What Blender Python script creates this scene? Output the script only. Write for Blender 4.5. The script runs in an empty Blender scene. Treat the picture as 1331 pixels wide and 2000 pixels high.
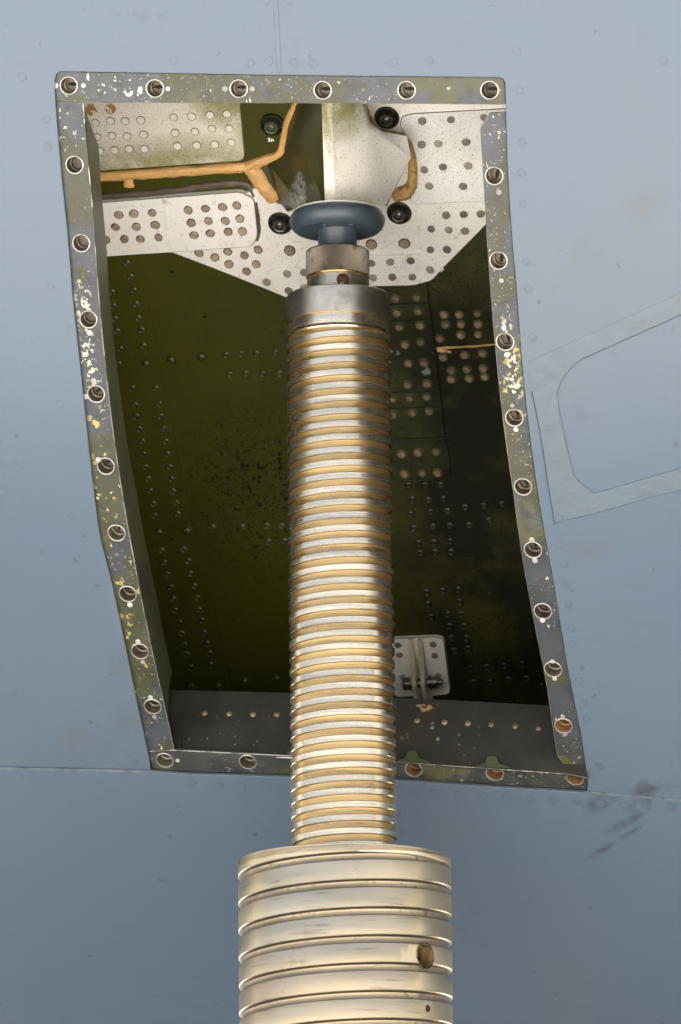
import bpy, bmesh, math, random
from mathutils import Vector, Matrix, noise
from mathutils.geometry import delaunay_2d_cdt
random.seed(7)
R_ = math.radians
sc = bpy.context.scene

# ------------------------------------------------------------------ camera
FPX, DIST, ELEV, ROLL = 14000.0, 6.86, R_(12.6), R_(-0.64)
FWD = Vector((0, math.cos(ELEV), math.sin(ELEV)))
_r, _u = Vector((1, 0, 0)), Vector((0, -math.sin(ELEV), math.cos(ELEV)))
RGT = _r * math.cos(ROLL) + _u * math.sin(ROLL)
UPV = _u * math.cos(ROLL) - _r * math.sin(ROLL)
CAM = -DIST * FWD
cd = bpy.data.cameras.new('camera')
cd.sensor_fit = 'VERTICAL'; cd.sensor_height = 36; cd.lens = FPX / 2000 * 36
cd.clip_start = 0.1; cd.clip_end = 5000
cd.dof.use_dof = True; cd.dof.focus_distance = DIST - 0.03; cd.dof.aperture_fstop = 13
cam = bpy.data.objects.new('camera', cd)
cam.matrix_world = Matrix(((RGT.x, UPV.x, -FWD.x, CAM.x), (RGT.y, UPV.y, -FWD.y, CAM.y), (RGT.z, UPV.z, -FWD.z, CAM.z), (0, 0, 0, 1)))
sc.collection.objects.link(cam); sc.camera = cam

# ------------------------------------------------------------------ light
SUN_EL, SUN_AZ = R_(65), R_(25)      # azimuth measured from +Y (behind the aircraft) towards +X
w = bpy.data.worlds.new('World'); sc.world = w; w.use_nodes = True
nt = w.node_tree; bg = nt.nodes['Background']
sky = nt.nodes.new('ShaderNodeTexSky'); sky.sky_type = 'NISHITA'; sky.sun_disc = False
sky.sun_elevation = SUN_EL; sky.sun_rotation = SUN_AZ; sky.air_density = .75; sky.dust_density = 8.0; sky.ozone_density = .5
nt.links.new(sky.outputs[0], bg.inputs[0]); bg.inputs[1].default_value = 0.07
sl = bpy.data.lights.new('sun', 'SUN'); sl.energy = 5.0; sl.angle = R_(0.6); sl.color = (1, .97, .92)
so = bpy.data.objects.new('sun', sl); sc.collection.objects.link(so)
_sd = Vector((math.sin(SUN_AZ) * math.cos(SUN_EL), math.cos(SUN_AZ) * math.cos(SUN_EL), math.sin(SUN_EL)))
so.rotation_euler = (-_sd).to_track_quat('-Z', 'Y').to_euler(); so.location = _sd * 20
vs = sc.view_settings; vs.view_transform = 'Standard'; vs.look = 'None'; vs.gamma = 1; vs.exposure = 2.52
sc.cycles.use_denoising = True
sc.cycles.max_bounces = 10; sc.cycles.diffuse_bounces = 6; sc.cycles.glossy_bounces = 6

# ------------------------------------------------------------------ picture helpers: where a sight line meets a real surface
def ray(p):
    return (FWD + RGT * ((p[0] - 665.5) / FPX) - UPV * ((p[1] - 1000) / FPX)).normalized()
def zfront(py, r):                     # height of the front-most point of a ring of radius r round the jack axis
    d = ray((660 + (py - 560) * .0111, py)); t = (-r - CAM.y) / d.y
    return (CAM + d * t).z
def C(ox, oy, s, pts):                 # enlarged-crop coordinates to full picture
    return [(ox + p[0] / s, oy + p[1] / s) + tuple(p[2:]) for p in pts]

PSI, PITCH, RAD = R_(12.5), R_(-4.3), 1.485
NH = Vector((math.sin(PSI), math.cos(PSI), 0))
class Plane:
    def __init__(s, o, a, b):          # b runs "down" the picture; outward normal faces the viewer
        s.o, s.a, s.b = o, a.normalized(), b.normalized(); s.n = s.b.cross(s.a).normalized()
        if s.n.dot(FWD) > 0: s.n = -s.n
    def hit3(s, p, h=0):
        d = ray(p); o = s.o + s.n * h
        return CAM + d * ((o - CAM).dot(s.n) / d.dot(s.n))
    def hit(s, p):
        q = s.hit3(p) - s.o; return (q.dot(s.a), q.dot(s.b))
    def pt(s, ab, h=0): return s.o + s.a * ab[0] + s.b * ab[1] + s.n * h
    def nrm(s, ab): return s.n
    def frame(s, ab): return s.a, s.b, s.n
class Cyl:
    def __init__(s, c, a, rad):
        s.c, s.a, s.r = c, a, rad; s.up = a.cross(NH).normalized()
    def out(s, be): return -NH * math.cos(be) - s.up * math.sin(be)
    def hit(s, p):
        d = ray(p); q = CAM - s.c
        x0, y0, dx, dy = q.dot(NH), q.dot(s.up), d.dot(NH), d.dot(s.up)
        A, B, Cc = dx*dx + dy*dy, 2*(x0*dx + y0*dy), x0*x0 + y0*y0 - s.r*s.r
        t = (-B - math.sqrt(B*B - 4*A*Cc)) / (2*A)
        q = q + d * t
        return (q.dot(s.a), s.r * math.atan2(-q.dot(s.up), -q.dot(NH)))
    def pt(s, ab, h=0): return s.c + s.a * ab[0] + s.out(ab[1] / s.r) * (s.r + h)
    def nrm(s, ab): return s.out(ab[1] / s.r)
    def frame(s, ab):
        n = s.nrm(ab); b = s.a.cross(n); return s.a, b, n
AX = Vector((math.cos(PSI) * math.cos(PITCH), -math.sin(PSI) * math.cos(PITCH), math.sin(PITCH)))
_d = ray((670, 1500)); P1500 = CAM + _d * ((0.13 - CAM.y) / _d.y)
_tmp = Cyl(Vector(), AX, RAD)
SKIN = Cyl(P1500 - _tmp.out(R_(48)) * RAD, AX, RAD)
STRIP = Cyl(SKIN.c, AX, RAD - 0.004)
FLG = Cyl(SKIN.c, AX, RAD - 0.075)
BB = R_(44)
_d = ray((660, 560)); PB = CAM + _d * ((0.16 - CAM.y) / _d.y)
AB = Vector((math.cos(PSI), -math.sin(PSI), 0))
WALL = Plane(PB, AB, NH * math.sin(BB) - Vector((0, 0, 1)) * math.cos(BB))
_l = STRIP.hit((700, 1482)); LIPO = STRIP.pt(_l, -.001)
LIP = Plane(LIPO, AX, -(STRIP.up * math.cos(R_(22)) + NH * math.sin(R_(22))))

# ------------------------------------------------------------------ materials
def nodes(m): m.use_nodes = True; return m.node_tree
MATS = {}
def mat(name, base, rough=.5, metal=0., layers=(), bump=None, aniso=0., rnd=0., vary=None, spec=.5, coat=0., rvar=0.):
    m = bpy.data.materials.new(name); t = nodes(m); N, L = t.nodes, t.links
    bs = N['Principled BSDF']; tc = N.new('ShaderNodeTexCoord'); obj = tc.outputs['Object']
    def val(x):
        return x
    def mapping(scale=(1, 1, 1), loc=(0, 0, 0), rot=(0, 0, 0)):
        mp = N.new('ShaderNodeMapping'); mp.inputs['Scale'].default_value = scale
        mp.inputs['Location'].default_value = loc; mp.inputs['Rotation'].default_value = rot
        L.new(obj, mp.inputs[0]); return mp.outputs[0]
    def ramp(s, lo, hi):
        r = N.new('ShaderNodeMapRange'); r.inputs[1].default_value = lo; r.inputs[2].default_value = hi; r.clamp = True
        L.new(s, r.inputs[0]); return r.outputs[0]
    def mth(op, a, b=None):
        n = N.new('ShaderNodeMath'); n.operation = op
        for i, x in enumerate((a, b)):
            if x is None: continue
            if isinstance(x, (int, float)): n.inputs[i].default_value = x
            else: L.new(x, n.inputs[i])
        return n.outputs[0]
    def tex(scale, detail=4, stretch=(1, 1, 1), seed=0., rot=(0, 0, 0), rgh=.55, dist=0.):
        n = N.new('ShaderNodeTexNoise'); n.inputs['Scale'].default_value = scale
        n.inputs['Detail'].default_value = detail; n.inputs['Roughness'].default_value = rgh
        n.inputs['Distortion'].default_value = dist
        L.new(mapping(stretch, (seed, seed * 1.7, seed * .6), rot), n.inputs['Vector']); return n.outputs[0]
    def local(c, rad, soft, stretch=(1, 1, 1), lx=None):
        g = N.new('ShaderNodeVectorMath'); g.operation = 'SUBTRACT'; g.inputs[1].default_value = c; L.new(obj, g.inputs[0])
        if lx is not None:              # oriented falloff: project on three axes with own radii
            acc = None
            for ax, r1 in lx:
                dn = N.new('ShaderNodeVectorMath'); dn.operation = 'DOT_PRODUCT'; dn.inputs[1].default_value = ax
                L.new(g.outputs[0], dn.inputs[0]); q = mth('POWER', mth('ABSOLUTE', mth('DIVIDE', dn.outputs['Value'], r1)), 2.)
                acc = q if acc is None else mth('ADD', acc, q)
            return ramp(acc, 1.0, 1.0 - soft)
        ln = N.new('ShaderNodeVectorMath'); ln.operation = 'LENGTH'; L.new(g.outputs[0], ln.inputs[0])
        return ramp(ln.outputs['Value'], rad, rad * (1 - soft))
    rgb = N.new('ShaderNodeRGB'); rgb.outputs[0].default_value = (*base, 1); col = rgb.outputs[0]
    rou = N.new('ShaderNodeValue'); rou.outputs[0].default_value = rough; rou = rou.outputs[0]
    met = N.new('ShaderNodeValue'); met.outputs[0].default_value = metal; met = met.outputs[0]
    def mixv(f, a, b):
        n = N.new('ShaderNodeMix'); n.data_type = 'FLOAT'; L.new(f, n.inputs[0]); L.new(a, n.inputs[2]); n.inputs[3].default_value = b
        return n.outputs[0]
    hgt = None
    for ly in layers:
        k = ly['k']
        if k == 'noise': f = ramp(tex(ly['s'], ly.get('d', 5), ly.get('st', (1, 1, 1)), ly.get('seed', 0), ly.get('rot', (0, 0, 0)), ly.get('rg', .55), ly.get('dist', 0.)), ly['lo'], ly['hi'])
        elif k == 'spots':
            v = N.new('ShaderNodeTexVoronoi'); v.inputs['Scale'].default_value = ly['s']; v.inputs['Randomness'].default_value = 1
            mp = mapping(ly.get('st', (1, 1, 1)), (ly.get('seed', 0),) * 3)
            nz = N.new('ShaderNodeTexNoise'); nz.inputs['Scale'].default_value = ly['s'] * 2.5; L.new(mp, nz.inputs['Vector'])
            ad = N.new('ShaderNodeVectorMath'); ad.operation = 'MULTIPLY_ADD'; L.new(nz.outputs['Color'], ad.inputs[0])
            ad.inputs[1].default_value = (ly.get('wob', .5) / ly['s'],) * 3; L.new(mp, ad.inputs[2]); L.new(ad.outputs[0], v.inputs['Vector'])
            sep = N.new('ShaderNodeSeparateColor'); L.new(v.outputs['Color'], sep.inputs[0])
            lim = mth('MULTIPLY', ramp(sep.outputs[0], 1 - ly['dens'], 1.0), ly['r'])
            f = ramp(mth('SUBTRACT', lim, v.outputs['Distance']), 0, .04)
        elif k == 'all':
            vv = N.new('ShaderNodeValue'); vv.outputs[0].default_value = 1; f = vv.outputs[0]
        if 'where' in ly:
            acc = None
            for wv in ly['where']:
                q = local(*wv[:3], **(wv[3] if len(wv) > 3 else {}))
                acc = q if acc is None else mth('MAXIMUM', acc, q)
            if ly.get('edge'):           # ragged border
                f = ramp(mth('SUBTRACT', mth('ADD', acc, f), 1.0), 0, ly['edge'])
            else: f = mth('MULTIPLY', f, acc)
        if 'cov' in ly: f = mth('MULTIPLY', f, ramp(tex(ly['cov'][0], 3, seed=ly.get('seed', 0) + 5), ly['cov'][1], ly['cov'][2]))
        if 'a' in ly: f = mth('MULTIPLY', f, ly['a'])
        mx = N.new('ShaderNodeMix'); mx.data_type = 'RGBA'; L.new(f, mx.inputs[0]); L.new(col, mx.inputs[6])
        mx.inputs[7].default_value = (*ly['c'], 1); col = mx.outputs[2]
        if 'rough' in ly: rou = mixv(f, rou, ly['rough'])
        if 'metal' in ly: met = mixv(f, met, ly['metal'])
        if 'h' in ly:
            q = mth('MULTIPLY', f, ly['h']); hgt = q if hgt is None else mth('ADD', hgt, q)
    if vary:
        s_, amt, st = vary[0], vary[1], (vary[2] if len(vary) > 2 else (1, 1, 1))
        hv = N.new('ShaderNodeHueSaturation'); f = ramp(tex(s_, 6, st, 3.3), .3, .7)
        L.new(mth('ADD', mth('MULTIPLY', f, 2 * amt), 1 - amt), hv.inputs['Value']); L.new(col, hv.inputs['Color']); col = hv.outputs[0]
        if rvar: rou = mth('ADD', rou, mth('MULTIPLY', mth('SUBTRACT', f, .5), rvar))
    if rnd:
        oi = N.new('ShaderNodeObjectInfo'); hv = N.new('ShaderNodeHueSaturation')
        L.new(mth('ADD', mth('MULTIPLY', oi.outputs['Random'], 2 * rnd), 1 - rnd), hv.inputs['Value']); L.new(col, hv.inputs['Color']); col = hv.outputs[0]
    L.new(col, bs.inputs['Base Color']); L.new(rou, bs.inputs['Roughness']); L.new(met, bs.inputs['Metallic'])
    bs.inputs['Specular IOR Level'].default_value = spec
    bs.inputs['Coat Weight'].default_value = coat; bs.inputs['Coat Roughness'].default_value = .25
    if aniso:
        tg = N.new('ShaderNodeTangent'); tg.direction_type = 'RADIAL'; tg.axis = 'Z'
        bs.inputs['Anisotropic'].default_value = aniso; bs.inputs['Anisotropic Rotation'].default_value = .25; L.new(tg.outputs[0], bs.inputs['Tangent'])
    if bump == 'knurl':
        sp = N.new('ShaderNodeSeparateXYZ'); L.new(obj, sp.inputs[0])
        an = mth('MULTIPLY', mth('ARCTAN2', sp.outputs[1], sp.outputs[0]), 92 / (2 * math.pi)); zz = mth('MULTIPLY', sp.outputs[2], 330.)
        def tri(x): return mth('ABSOLUTE', mth('SUBTRACT', mth('FRACT', x), .5))
        hgt = mth('MINIMUM', tri(mth('ADD', mth('ADD', an, zz), 400.)), tri(mth('ADD', mth('SUBTRACT', an, zz), 400.)))
        bp = N.new('ShaderNodeBump'); bp.inputs['Distance'].default_value = .0022; bp.inputs['Strength'].default_value = 1
        L.new(hgt, bp.inputs['Height']); L.new(bp.outputs[0], bs.inputs['Normal'])
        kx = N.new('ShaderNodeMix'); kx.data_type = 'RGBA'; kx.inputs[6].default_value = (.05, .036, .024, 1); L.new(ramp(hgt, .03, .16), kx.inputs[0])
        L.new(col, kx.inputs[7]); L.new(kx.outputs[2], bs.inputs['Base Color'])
    elif bump or hgt is not None:
        bp = N.new('ShaderNodeBump'); bp.inputs['Strength'].default_value = 1; bp.inputs['Distance'].default_value = 1.0
        if bump:
            q = mth('MULTIPLY', tex(bump[0], 5, bump[2] if len(bump) > 2 else (1, 1, 1), 1.1), bump[1]); hgt = q if hgt is None else mth('ADD', hgt, q)
        L.new(hgt, bp.inputs['Height']); L.new(bp.outputs[0], bs.inputs['Normal'])
    MATS[name] = m; return m

def wp(p, surf=WALL): return tuple(surf.pt(surf.hit(p)))
def mm(s): return s / 1000.0

GREY = (.088, .122, .162)
scuff = [wp((1225, 1610), SKIN), wp((1200, 1650), SKIN), wp((1235, 1555), SKIN)]
skin_b = tuple(SKIN.frame(SKIN.hit((1220, 1610)))[1]); skin_a = tuple(AX)
_a, _b = Vector(skin_a), Vector(skin_b)
if _b.z > 0: _b = -_b
diag = tuple((_a * .8 - _b * .6).normalized()); dperp = tuple((_a * .6 + _b * .8).normalized()); nn = tuple(SKIN.nrm(SKIN.hit((1220, 1610))))
def smear(p, la, lb): return (wp(p, SKIN), 0, .9, {'lx': [(diag, la), (dperp, lb), (nn, .05)]})
mat('skin_paint', GREY, .30, vary=(2.2, .035), spec=.45, rvar=.06, bump=(9, .0009), layers=[
    dict(k='noise', s=3.0, lo=.52, hi=.75, c=(0.1175, 0.1339, 0.1504), a=.45, d=6),
    dict(k='noise', s=26, lo=.56, hi=.72, c=(0.0799, 0.0893, 0.09635), st=(1, 1, 3.2), rot=(0, R_(-20), 0), a=.30, cov=(5, .48, .66), d=6),
    dict(k='noise', s=60, lo=.60, hi=.68, c=(0.0564, 0.06345, 0.0705), a=.22, cov=(7, .54, .66), d=3, seed=4),
    dict(k='spots', s=95, r=.30, dens=.05, c=(0.0564, 0.0611, 0.0658), a=.5),
    dict(k='noise', s=45, lo=.38, hi=.62, c=(0.03995, 0.04136, 0.0423), a=.75, where=[smear((1222, 1606), .034, .006), smear((1248, 1572), .022, .008), smear((1195, 1648), .05, .004), smear((1262, 1540), .02, .012), smear((1180, 1560), .03, .012)]),
    dict(k='noise', s=20, lo=.42, hi=.68, c=(0.0893, 0.0987, 0.1034), a=.55, where=[smear((1180, 1030), .07, .03), smear((215, 1330), .09, .03), smear((160, 1450), .1, .03), smear((1200, 450), .08, .02)]),
])
mat('tape_film', (.096, .126, .155), .36, vary=(18, .05), spec=.5, bump=(60, .0012),
    layers=[dict(k='noise', s=30, lo=.55, hi=.75, c=(0.1104, 0.1196, 0.1219), a=.6)])
mat('seam_sealant', (.070, .092, .112), .6, vary=(40, .2))
mat('seam_dark', (.048, .060, .072), .7, vary=(60, .3))
mat('skin_edge', (.105, .13, .152), .5, vary=(90, .35))

# frame strip: blue-grey bare alloy, olive primer, paint flecks
def fk(p, la, lb):
    ab = STRIP.hit(p); a_, b_, n_ = STRIP.frame(ab); return (tuple(STRIP.pt(ab)), 0, .9, {'lx': [(tuple(a_), la), (tuple(b_.normalized()), lb), (tuple(n_), .05)]})
FLECK = [fk((163, 598), .010, .034), fk((172, 680), .008, .05), fk((183, 745), .009, .02), fk((1000, 722), .010, .03), fk((1005, 760), .012, .012), fk((205, 172), .008, .006), fk((260, 182), .012, .004), fk((990, 640), .006, .012)]
FLECK2 = [fk((185, 830), .008, .03), fk((200, 900), .012, .02), fk((215, 985), .01, .04), fk((240, 1150), .012, .05), fk((262, 1235), .01, .03), fk((1000, 690), .012, .03), fk((985, 815), .006, .006), fk((180, 770), .01, .03)]
def strip_layers(cream, seed, green):
    return [
    dict(k='noise', s=11, lo=green, hi=green + .02, c=(.042, .044, .020), seed=seed, d=6, rough=.45, metal=.0, h=.00015, dist=.8),
    dict(k='noise', s=9, lo=.59, hi=.61, c=(.068, .068, .027), seed=seed + 3, d=5, rough=.5, metal=0., a=.85, dist=.6),
    dict(k='noise', s=34, lo=.5, hi=.78, c=(.075, .085, .096), a=.5, seed=seed + 9, d=7),
    dict(k='noise', s=60, lo=.55, hi=.75, c=(.028, .027, .022), a=.75, seed=seed, d=7, rough=.6, metal=0.),
    dict(k='noise', s=22, lo=.56, hi=.72, c=(.035, .035, .03), a=.65, seed=seed + 7, d=7, st=(1, 1, .5)),
    dict(k='noise', s=210, lo=.655, hi=.68, c=cream, cov=(16, .50, .60), seed=seed, rough=.6, metal=0., d=3, h=.0001),
    dict(k='noise', s=420, lo=.67, hi=.70, c=(.42, .39, .29), cov=(10, .44, .58), seed=seed + 1, rough=.6, metal=0., d=2),
    dict(k='noise', s=120, lo=.65, hi=.67, c=(.30, .25, .075), cov=(9, .54, .62), seed=seed + 2, rough=.7, metal=0., d=4, h=.0001),
    dict(k='noise', s=230, lo=.54, hi=.57, c=cream, seed=seed + 4, rough=.6, metal=0., d=3, where=FLECK),
    dict(k='noise', s=130, lo=.60, hi=.62, c=(.34, .29, .09), seed=seed + 5, rough=.7, metal=0., d=4, where=FLECK2),
    dict(k='noise', s=90, lo=.70, hi=.72, c=cream, seed=seed + 6, rough=.6, metal=0., d=3, st=(1, 1, .18), rot=(0, .5, 0), a=.8),
    ]
BARE = (.049, .055, .063)
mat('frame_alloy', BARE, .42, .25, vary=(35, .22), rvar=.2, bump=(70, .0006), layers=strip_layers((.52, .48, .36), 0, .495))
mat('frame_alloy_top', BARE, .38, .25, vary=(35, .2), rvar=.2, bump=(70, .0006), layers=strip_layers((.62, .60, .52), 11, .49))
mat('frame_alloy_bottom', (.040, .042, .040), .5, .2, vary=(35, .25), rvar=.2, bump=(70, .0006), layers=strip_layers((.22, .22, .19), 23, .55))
mat('worn_edge', (0.3844, 0.372, 0.341), .3, .7, layers=[dict(k='noise', s=50, lo=.45, hi=.55, c=(0.0992, 0.0992, 0.0682), rough=.6, metal=.1, d=4)])
mat('flange_green', (0.0527, 0.05704, 0.02604), .42, vary=(30, .2), layers=[
    dict(k='noise', s=14, lo=.5, hi=.62, c=(0.0434, 0.03844, 0.0279), where=[(wp((290, 1190), FLG), .22, .35)], d=4, a=.9),
    dict(k='spots', s=260, r=.5, dens=.15, c=(0.0186, 0.0186, 0.0124))])
mat('receptacle_steel', (.46, .44, .40), .34, .8, vary=(150, .2))
mat('receptacle_bore', (.15, .13, .10), .45, .55, vary=(120, .35), rnd=.25, layers=[dict(k='noise', s=160, lo=.5, hi=.65, c=(.12, .085, .05), rough=.7, metal=.1)])
mat('receptacle_rust', (.22, .12, .055), .6, .35, vary=(140, .35), rnd=.2)
mat('keyhole', (.015, .013, .012), .8)
mat('strip_rivet', (.40, .39, .36), .5, .15, rnd=.5, vary=(300, .15))
mat('skin_rivet', (.083, .115, .153), .32, rnd=.06, layers=[dict(k='noise', s=180, lo=.5, hi=.7, c=(0.0799, 0.0893, 0.094), a=.6)])
mat('skin_rivet_ring', (.058, .080, .105), .6)

# bay interior
OLIVE = (.050, .050, .006)
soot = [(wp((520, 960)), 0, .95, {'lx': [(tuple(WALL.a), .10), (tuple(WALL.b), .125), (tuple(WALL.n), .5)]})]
shadeR = [(wp((990, 1080)), 0, .8, {'lx': [(tuple(WALL.a), .15), (tuple(WALL.b), .52), (tuple(WALL.n), .5)]})]
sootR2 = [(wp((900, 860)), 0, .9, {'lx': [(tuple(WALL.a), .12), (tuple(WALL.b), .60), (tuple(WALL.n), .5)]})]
olive_layers = [
    dict(k='noise', s=7, lo=.45, hi=.75, c=(0.0341, 0.0396, 0.0077), a=.7, d=5),
    dict(k='noise', s=90, lo=.58, hi=.75, c=(0.0275, 0.0264, 0.0066), a=.5, d=5),
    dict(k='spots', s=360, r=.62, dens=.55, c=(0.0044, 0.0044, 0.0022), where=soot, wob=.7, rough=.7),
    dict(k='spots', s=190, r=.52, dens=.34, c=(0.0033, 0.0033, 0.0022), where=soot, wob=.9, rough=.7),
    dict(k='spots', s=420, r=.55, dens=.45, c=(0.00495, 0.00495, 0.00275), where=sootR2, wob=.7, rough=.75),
    dict(k='noise', s=12, lo=.26, hi=.55, c=(.0045, .004, .002), where=shadeR, a=.93, rough=.85, d=6),  # shade at the right of the bay, put into the paint colour
    dict(k='spots', s=130, r=.22, dens=.12, c=(0.0066, 0.0066, 0.0033)),
    dict(k='spots', s=170, r=.18, dens=.06, c=(0.165, 0.1595, 0.121), wob=1.2),
]
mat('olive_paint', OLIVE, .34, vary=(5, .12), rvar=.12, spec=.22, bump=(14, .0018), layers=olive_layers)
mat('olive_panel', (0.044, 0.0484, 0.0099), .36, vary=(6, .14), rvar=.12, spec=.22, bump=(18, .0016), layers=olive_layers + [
    dict(k='noise', s=70, lo=.55, hi=.58, c=(0.165, 0.1705, 0.1595), where=[(wp((832, 722)), .016, .9), (wp((768, 692)), .010, .9), (wp((848, 690)), .006, .9)], edge=.1)])
mat('olive_gloss', (0.04675, 0.0539, 0.01925), .30, vary=(9, .15), rvar=.1, bump=(25, .0012), layers=[
    dict(k='spots', s=190, r=.30, dens=.12, c=(0.011, 0.0121, 0.0055)),
    dict(k='spots', s=240, r=.25, dens=.06, c=(0.33, 0.33, 0.3025), wob=1.5)])
chip = (WALL.hit3((583, 385), .05))
mat('boss_olive', (0.0341, 0.0385, 0.011), .32, vary=(9, .18), rvar=.1, layers=[
    dict(k='noise', s=22, lo=.5, hi=.62, c=(0.055, 0.05775, 0.011), a=.7, st=(1, 1, .3)),
    dict(k='noise', s=300, lo=.46, hi=.50, c=(0.231, 0.231, 0.22), where=[(tuple(chip), 0, .9, {'lx': [((1, 0, 0), .0085), ((0, 0, 1), .024), ((0, 1, 0), .09)]})], edge=.15, st=(1, 1, .5), d=5),
    dict(k='noise', s=160, lo=.52, hi=.55, c=(0.33, 0.33, 0.308), where=[(tuple(WALL.hit3((575, 398), .05)), 0, .9, {'lx': [((1, 0, 0), .016), ((0, 0, 1), .008), ((0, 1, 0), .09)]})], edge=.2, st=(.4, 1, 1), d=3),
    dict(k='spots', s=260, r=.26, dens=.10, c=(0.275, 0.275, 0.2475), wob=1.4)])
def white_layers(seed, speck, olive_where=None, tone=(.42, .39, .30)):
    ls = [dict(k='noise', s=8, lo=.48, hi=.78, c=tone, a=.5, seed=seed, d=6),
          dict(k='spots', s=900, r=.55, dens=speck * 1.3, c=(.22, .185, .115), seed=seed, wob=.7, a=.75),
          dict(k='spots', s=480, r=.34, dens=speck * .3, c=(.12, .10, .07), seed=seed + 2, wob=1.0),
          dict(k='noise', s=120, lo=.63, hi=.74, c=(.35, .28, .17), a=.5, seed=seed + 4, d=5)]
    if olive_where: ls += [dict(k='noise', s=40, lo=.15, hi=.55, c=(.21, .20, .05), a=.9, where=olive_where, d=6),
                           dict(k='spots', s=600, r=.6, dens=.6, c=(.14, .135, .03), where=olive_where, wob=.6, a=.8)]
    return ls
def oval(p, la, lb): return (wp(p), 0, .98, {'lx': [(tuple(WALL.a), la), (tuple(WALL.b), lb), (tuple(WALL.n), .5)]})
mat('white_sprayed', (.72, .685, .59), .55, vary=(12, .05), layers=white_layers(0, .34, [oval((320, 345), .16, .052), oval((283, 328), .03, .03), oval((490, 250), .018, .12), oval((450, 195), .045, .035)], (.50, .43, .29)) + [
    dict(k='noise', s=130, lo=.46, hi=.5, c=(.34, .19, .06), where=[(wp((180, 212)), .008, .9), (wp((217, 210)), .007, .9)], edge=.2)])
mat('white_clean', (.82, .80, .745), .5, vary=(12, .04), layers=white_layers(6, .05, None, (.58, .54, .46)) + [
    dict(k='noise', s=90, lo=.48, hi=.6, c=(.52, .33, .19), where=[oval((470, 468), .022, .005)], a=.7)])
mat('white_gusset', (.80, .775, .71), .5, vary=(12, .05), layers=white_layers(9, .16, None, (.50, .465, .38)) + [
    dict(k='noise', s=50, lo=.45, hi=.7, c=(.44, .30, .16), where=[oval((808, 512), .012, .014), oval((800, 548), .02, .01), oval((765, 385), .02, .02)], a=.6)])
def ovalh(p, la, lb, h): return (tuple(WALL.hit3(p, h)), 0, .98, {'lx': [(tuple(WALL.a), la), (tuple(WALL.b), lb), (tuple(WALL.n), .5)]})
mat('white_boss', (.78, .76, .69), .5, vary=(10, .07), layers=white_layers(14, .20, [ovalh((685, 200), .035, .045, .07), ovalh((633, 210), .008, .07, .086)], (.46, .43, .35)))
mat('grey_white', (.74, .73, .69), .52, vary=(10, .06), layers=white_layers(19, .30, None, (.44, .42, .36)))
mat('lug_edge', (.42, .35, .22), .5, vary=(80, .3))
mat('plate_edge', (.13, .12, .07), .6, vary=(60, .4))
mat('sealant_peach', (.62, .355, .125), .42, vary=(40, .10), bump=(130, .0016), layers=[
    dict(k='noise', s=60, lo=.58, hi=.72, c=(.36, .19, .06), a=.7, d=6), dict(k='spots', s=240, r=.3, dens=.1, c=(.10, .06, .02)),
    dict(k='noise', s=30, lo=.55, hi=.75, c=(.72, .47, .22), a=.5)])
mat('sealant_ochre', (.44, .26, .09), .40, vary=(40, .2), bump=(110, .0025), layers=[
    dict(k='noise', s=90, lo=.56, hi=.66, c=(.10, .075, .04), a=.85, d=6), dict(k='noise', s=30, lo=.55, hi=.75, c=(.60, .38, .15), a=.6)])
mat('sealant_brown', (.085, .066, .045), .45, vary=(40, .25), bump=(120, .002), layers=[dict(k='noise', s=110, lo=.62, hi=.72, c=(.22, .18, .10), a=.7)])
mat('flush_rivet', (.70, .665, .57), .55, rnd=.05, layers=[dict(k='spots', s=520, r=.5, dens=.3, c=(.2, .17, .1))])
mat('rivet_gap', (.085, .08, .03), .7)
mat('brown_rivet', (.40, .32, .215), .42, .35, rnd=.25, vary=(400, .2))
mat('rivet_dirt', (.055, .045, .03), .8)
mat('grey_rivet', (.24, .21, .17), .55, .3, rnd=.45, vary=(500, .35))
mat('olive_rivet', (0.04675, 0.0473, 0.011), .32, rnd=.15)
mat('shaded_rivet', (.014, .014, .007), .4, rnd=.4)  # olive rivet with bay shade put into its colour; also edges the straps
mat('bronze_rivet', (0.238, 0.175, 0.105), .45, .45, rnd=.3, vary=(400, .25))
mat('black_steel', (.15, .14, .125), .33, .75, vary=(200, .4))
mat('black_cup', (.10, .08, .055), .42, .5, vary=(120, .4))
mat('olive_cup', (.045, .048, .02), .4, vary=(120, .3))
mat('olive_steel', (.10, .10, .065), .4, .3, vary=(200, .3))
mat('lip_dark', (.025, .023, .016), .5, .15, vary=(25, .3), bump=(50, .001), layers=[
    dict(k='noise', s=40, lo=.5, hi=.7, c=(0.021, 0.0216, 0.018), a=.8, d=6),
    dict(k='spots', s=330, r=.45, dens=.14, c=(0.15, 0.144, 0.114), cov=(12, .5, .62), wob=1.1),
    dict(k='spots', s=200, r=.5, dens=.2, c=(0.252, 0.24, 0.192), wob=1.2, where=[(wp((850, 1450), LIP), .05, .9)]),
    dict(k='noise', s=170, lo=.48, hi=.52, c=(0.252, 0.168, 0.072), where=[(tuple(LIP.pt(LIP.hit((826, 1383)))), 0, .9, {'lx': [(tuple(LIP.a), .012), (tuple(LIP.b), .005), (tuple(LIP.n), .2)]})], edge=.3)])

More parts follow.
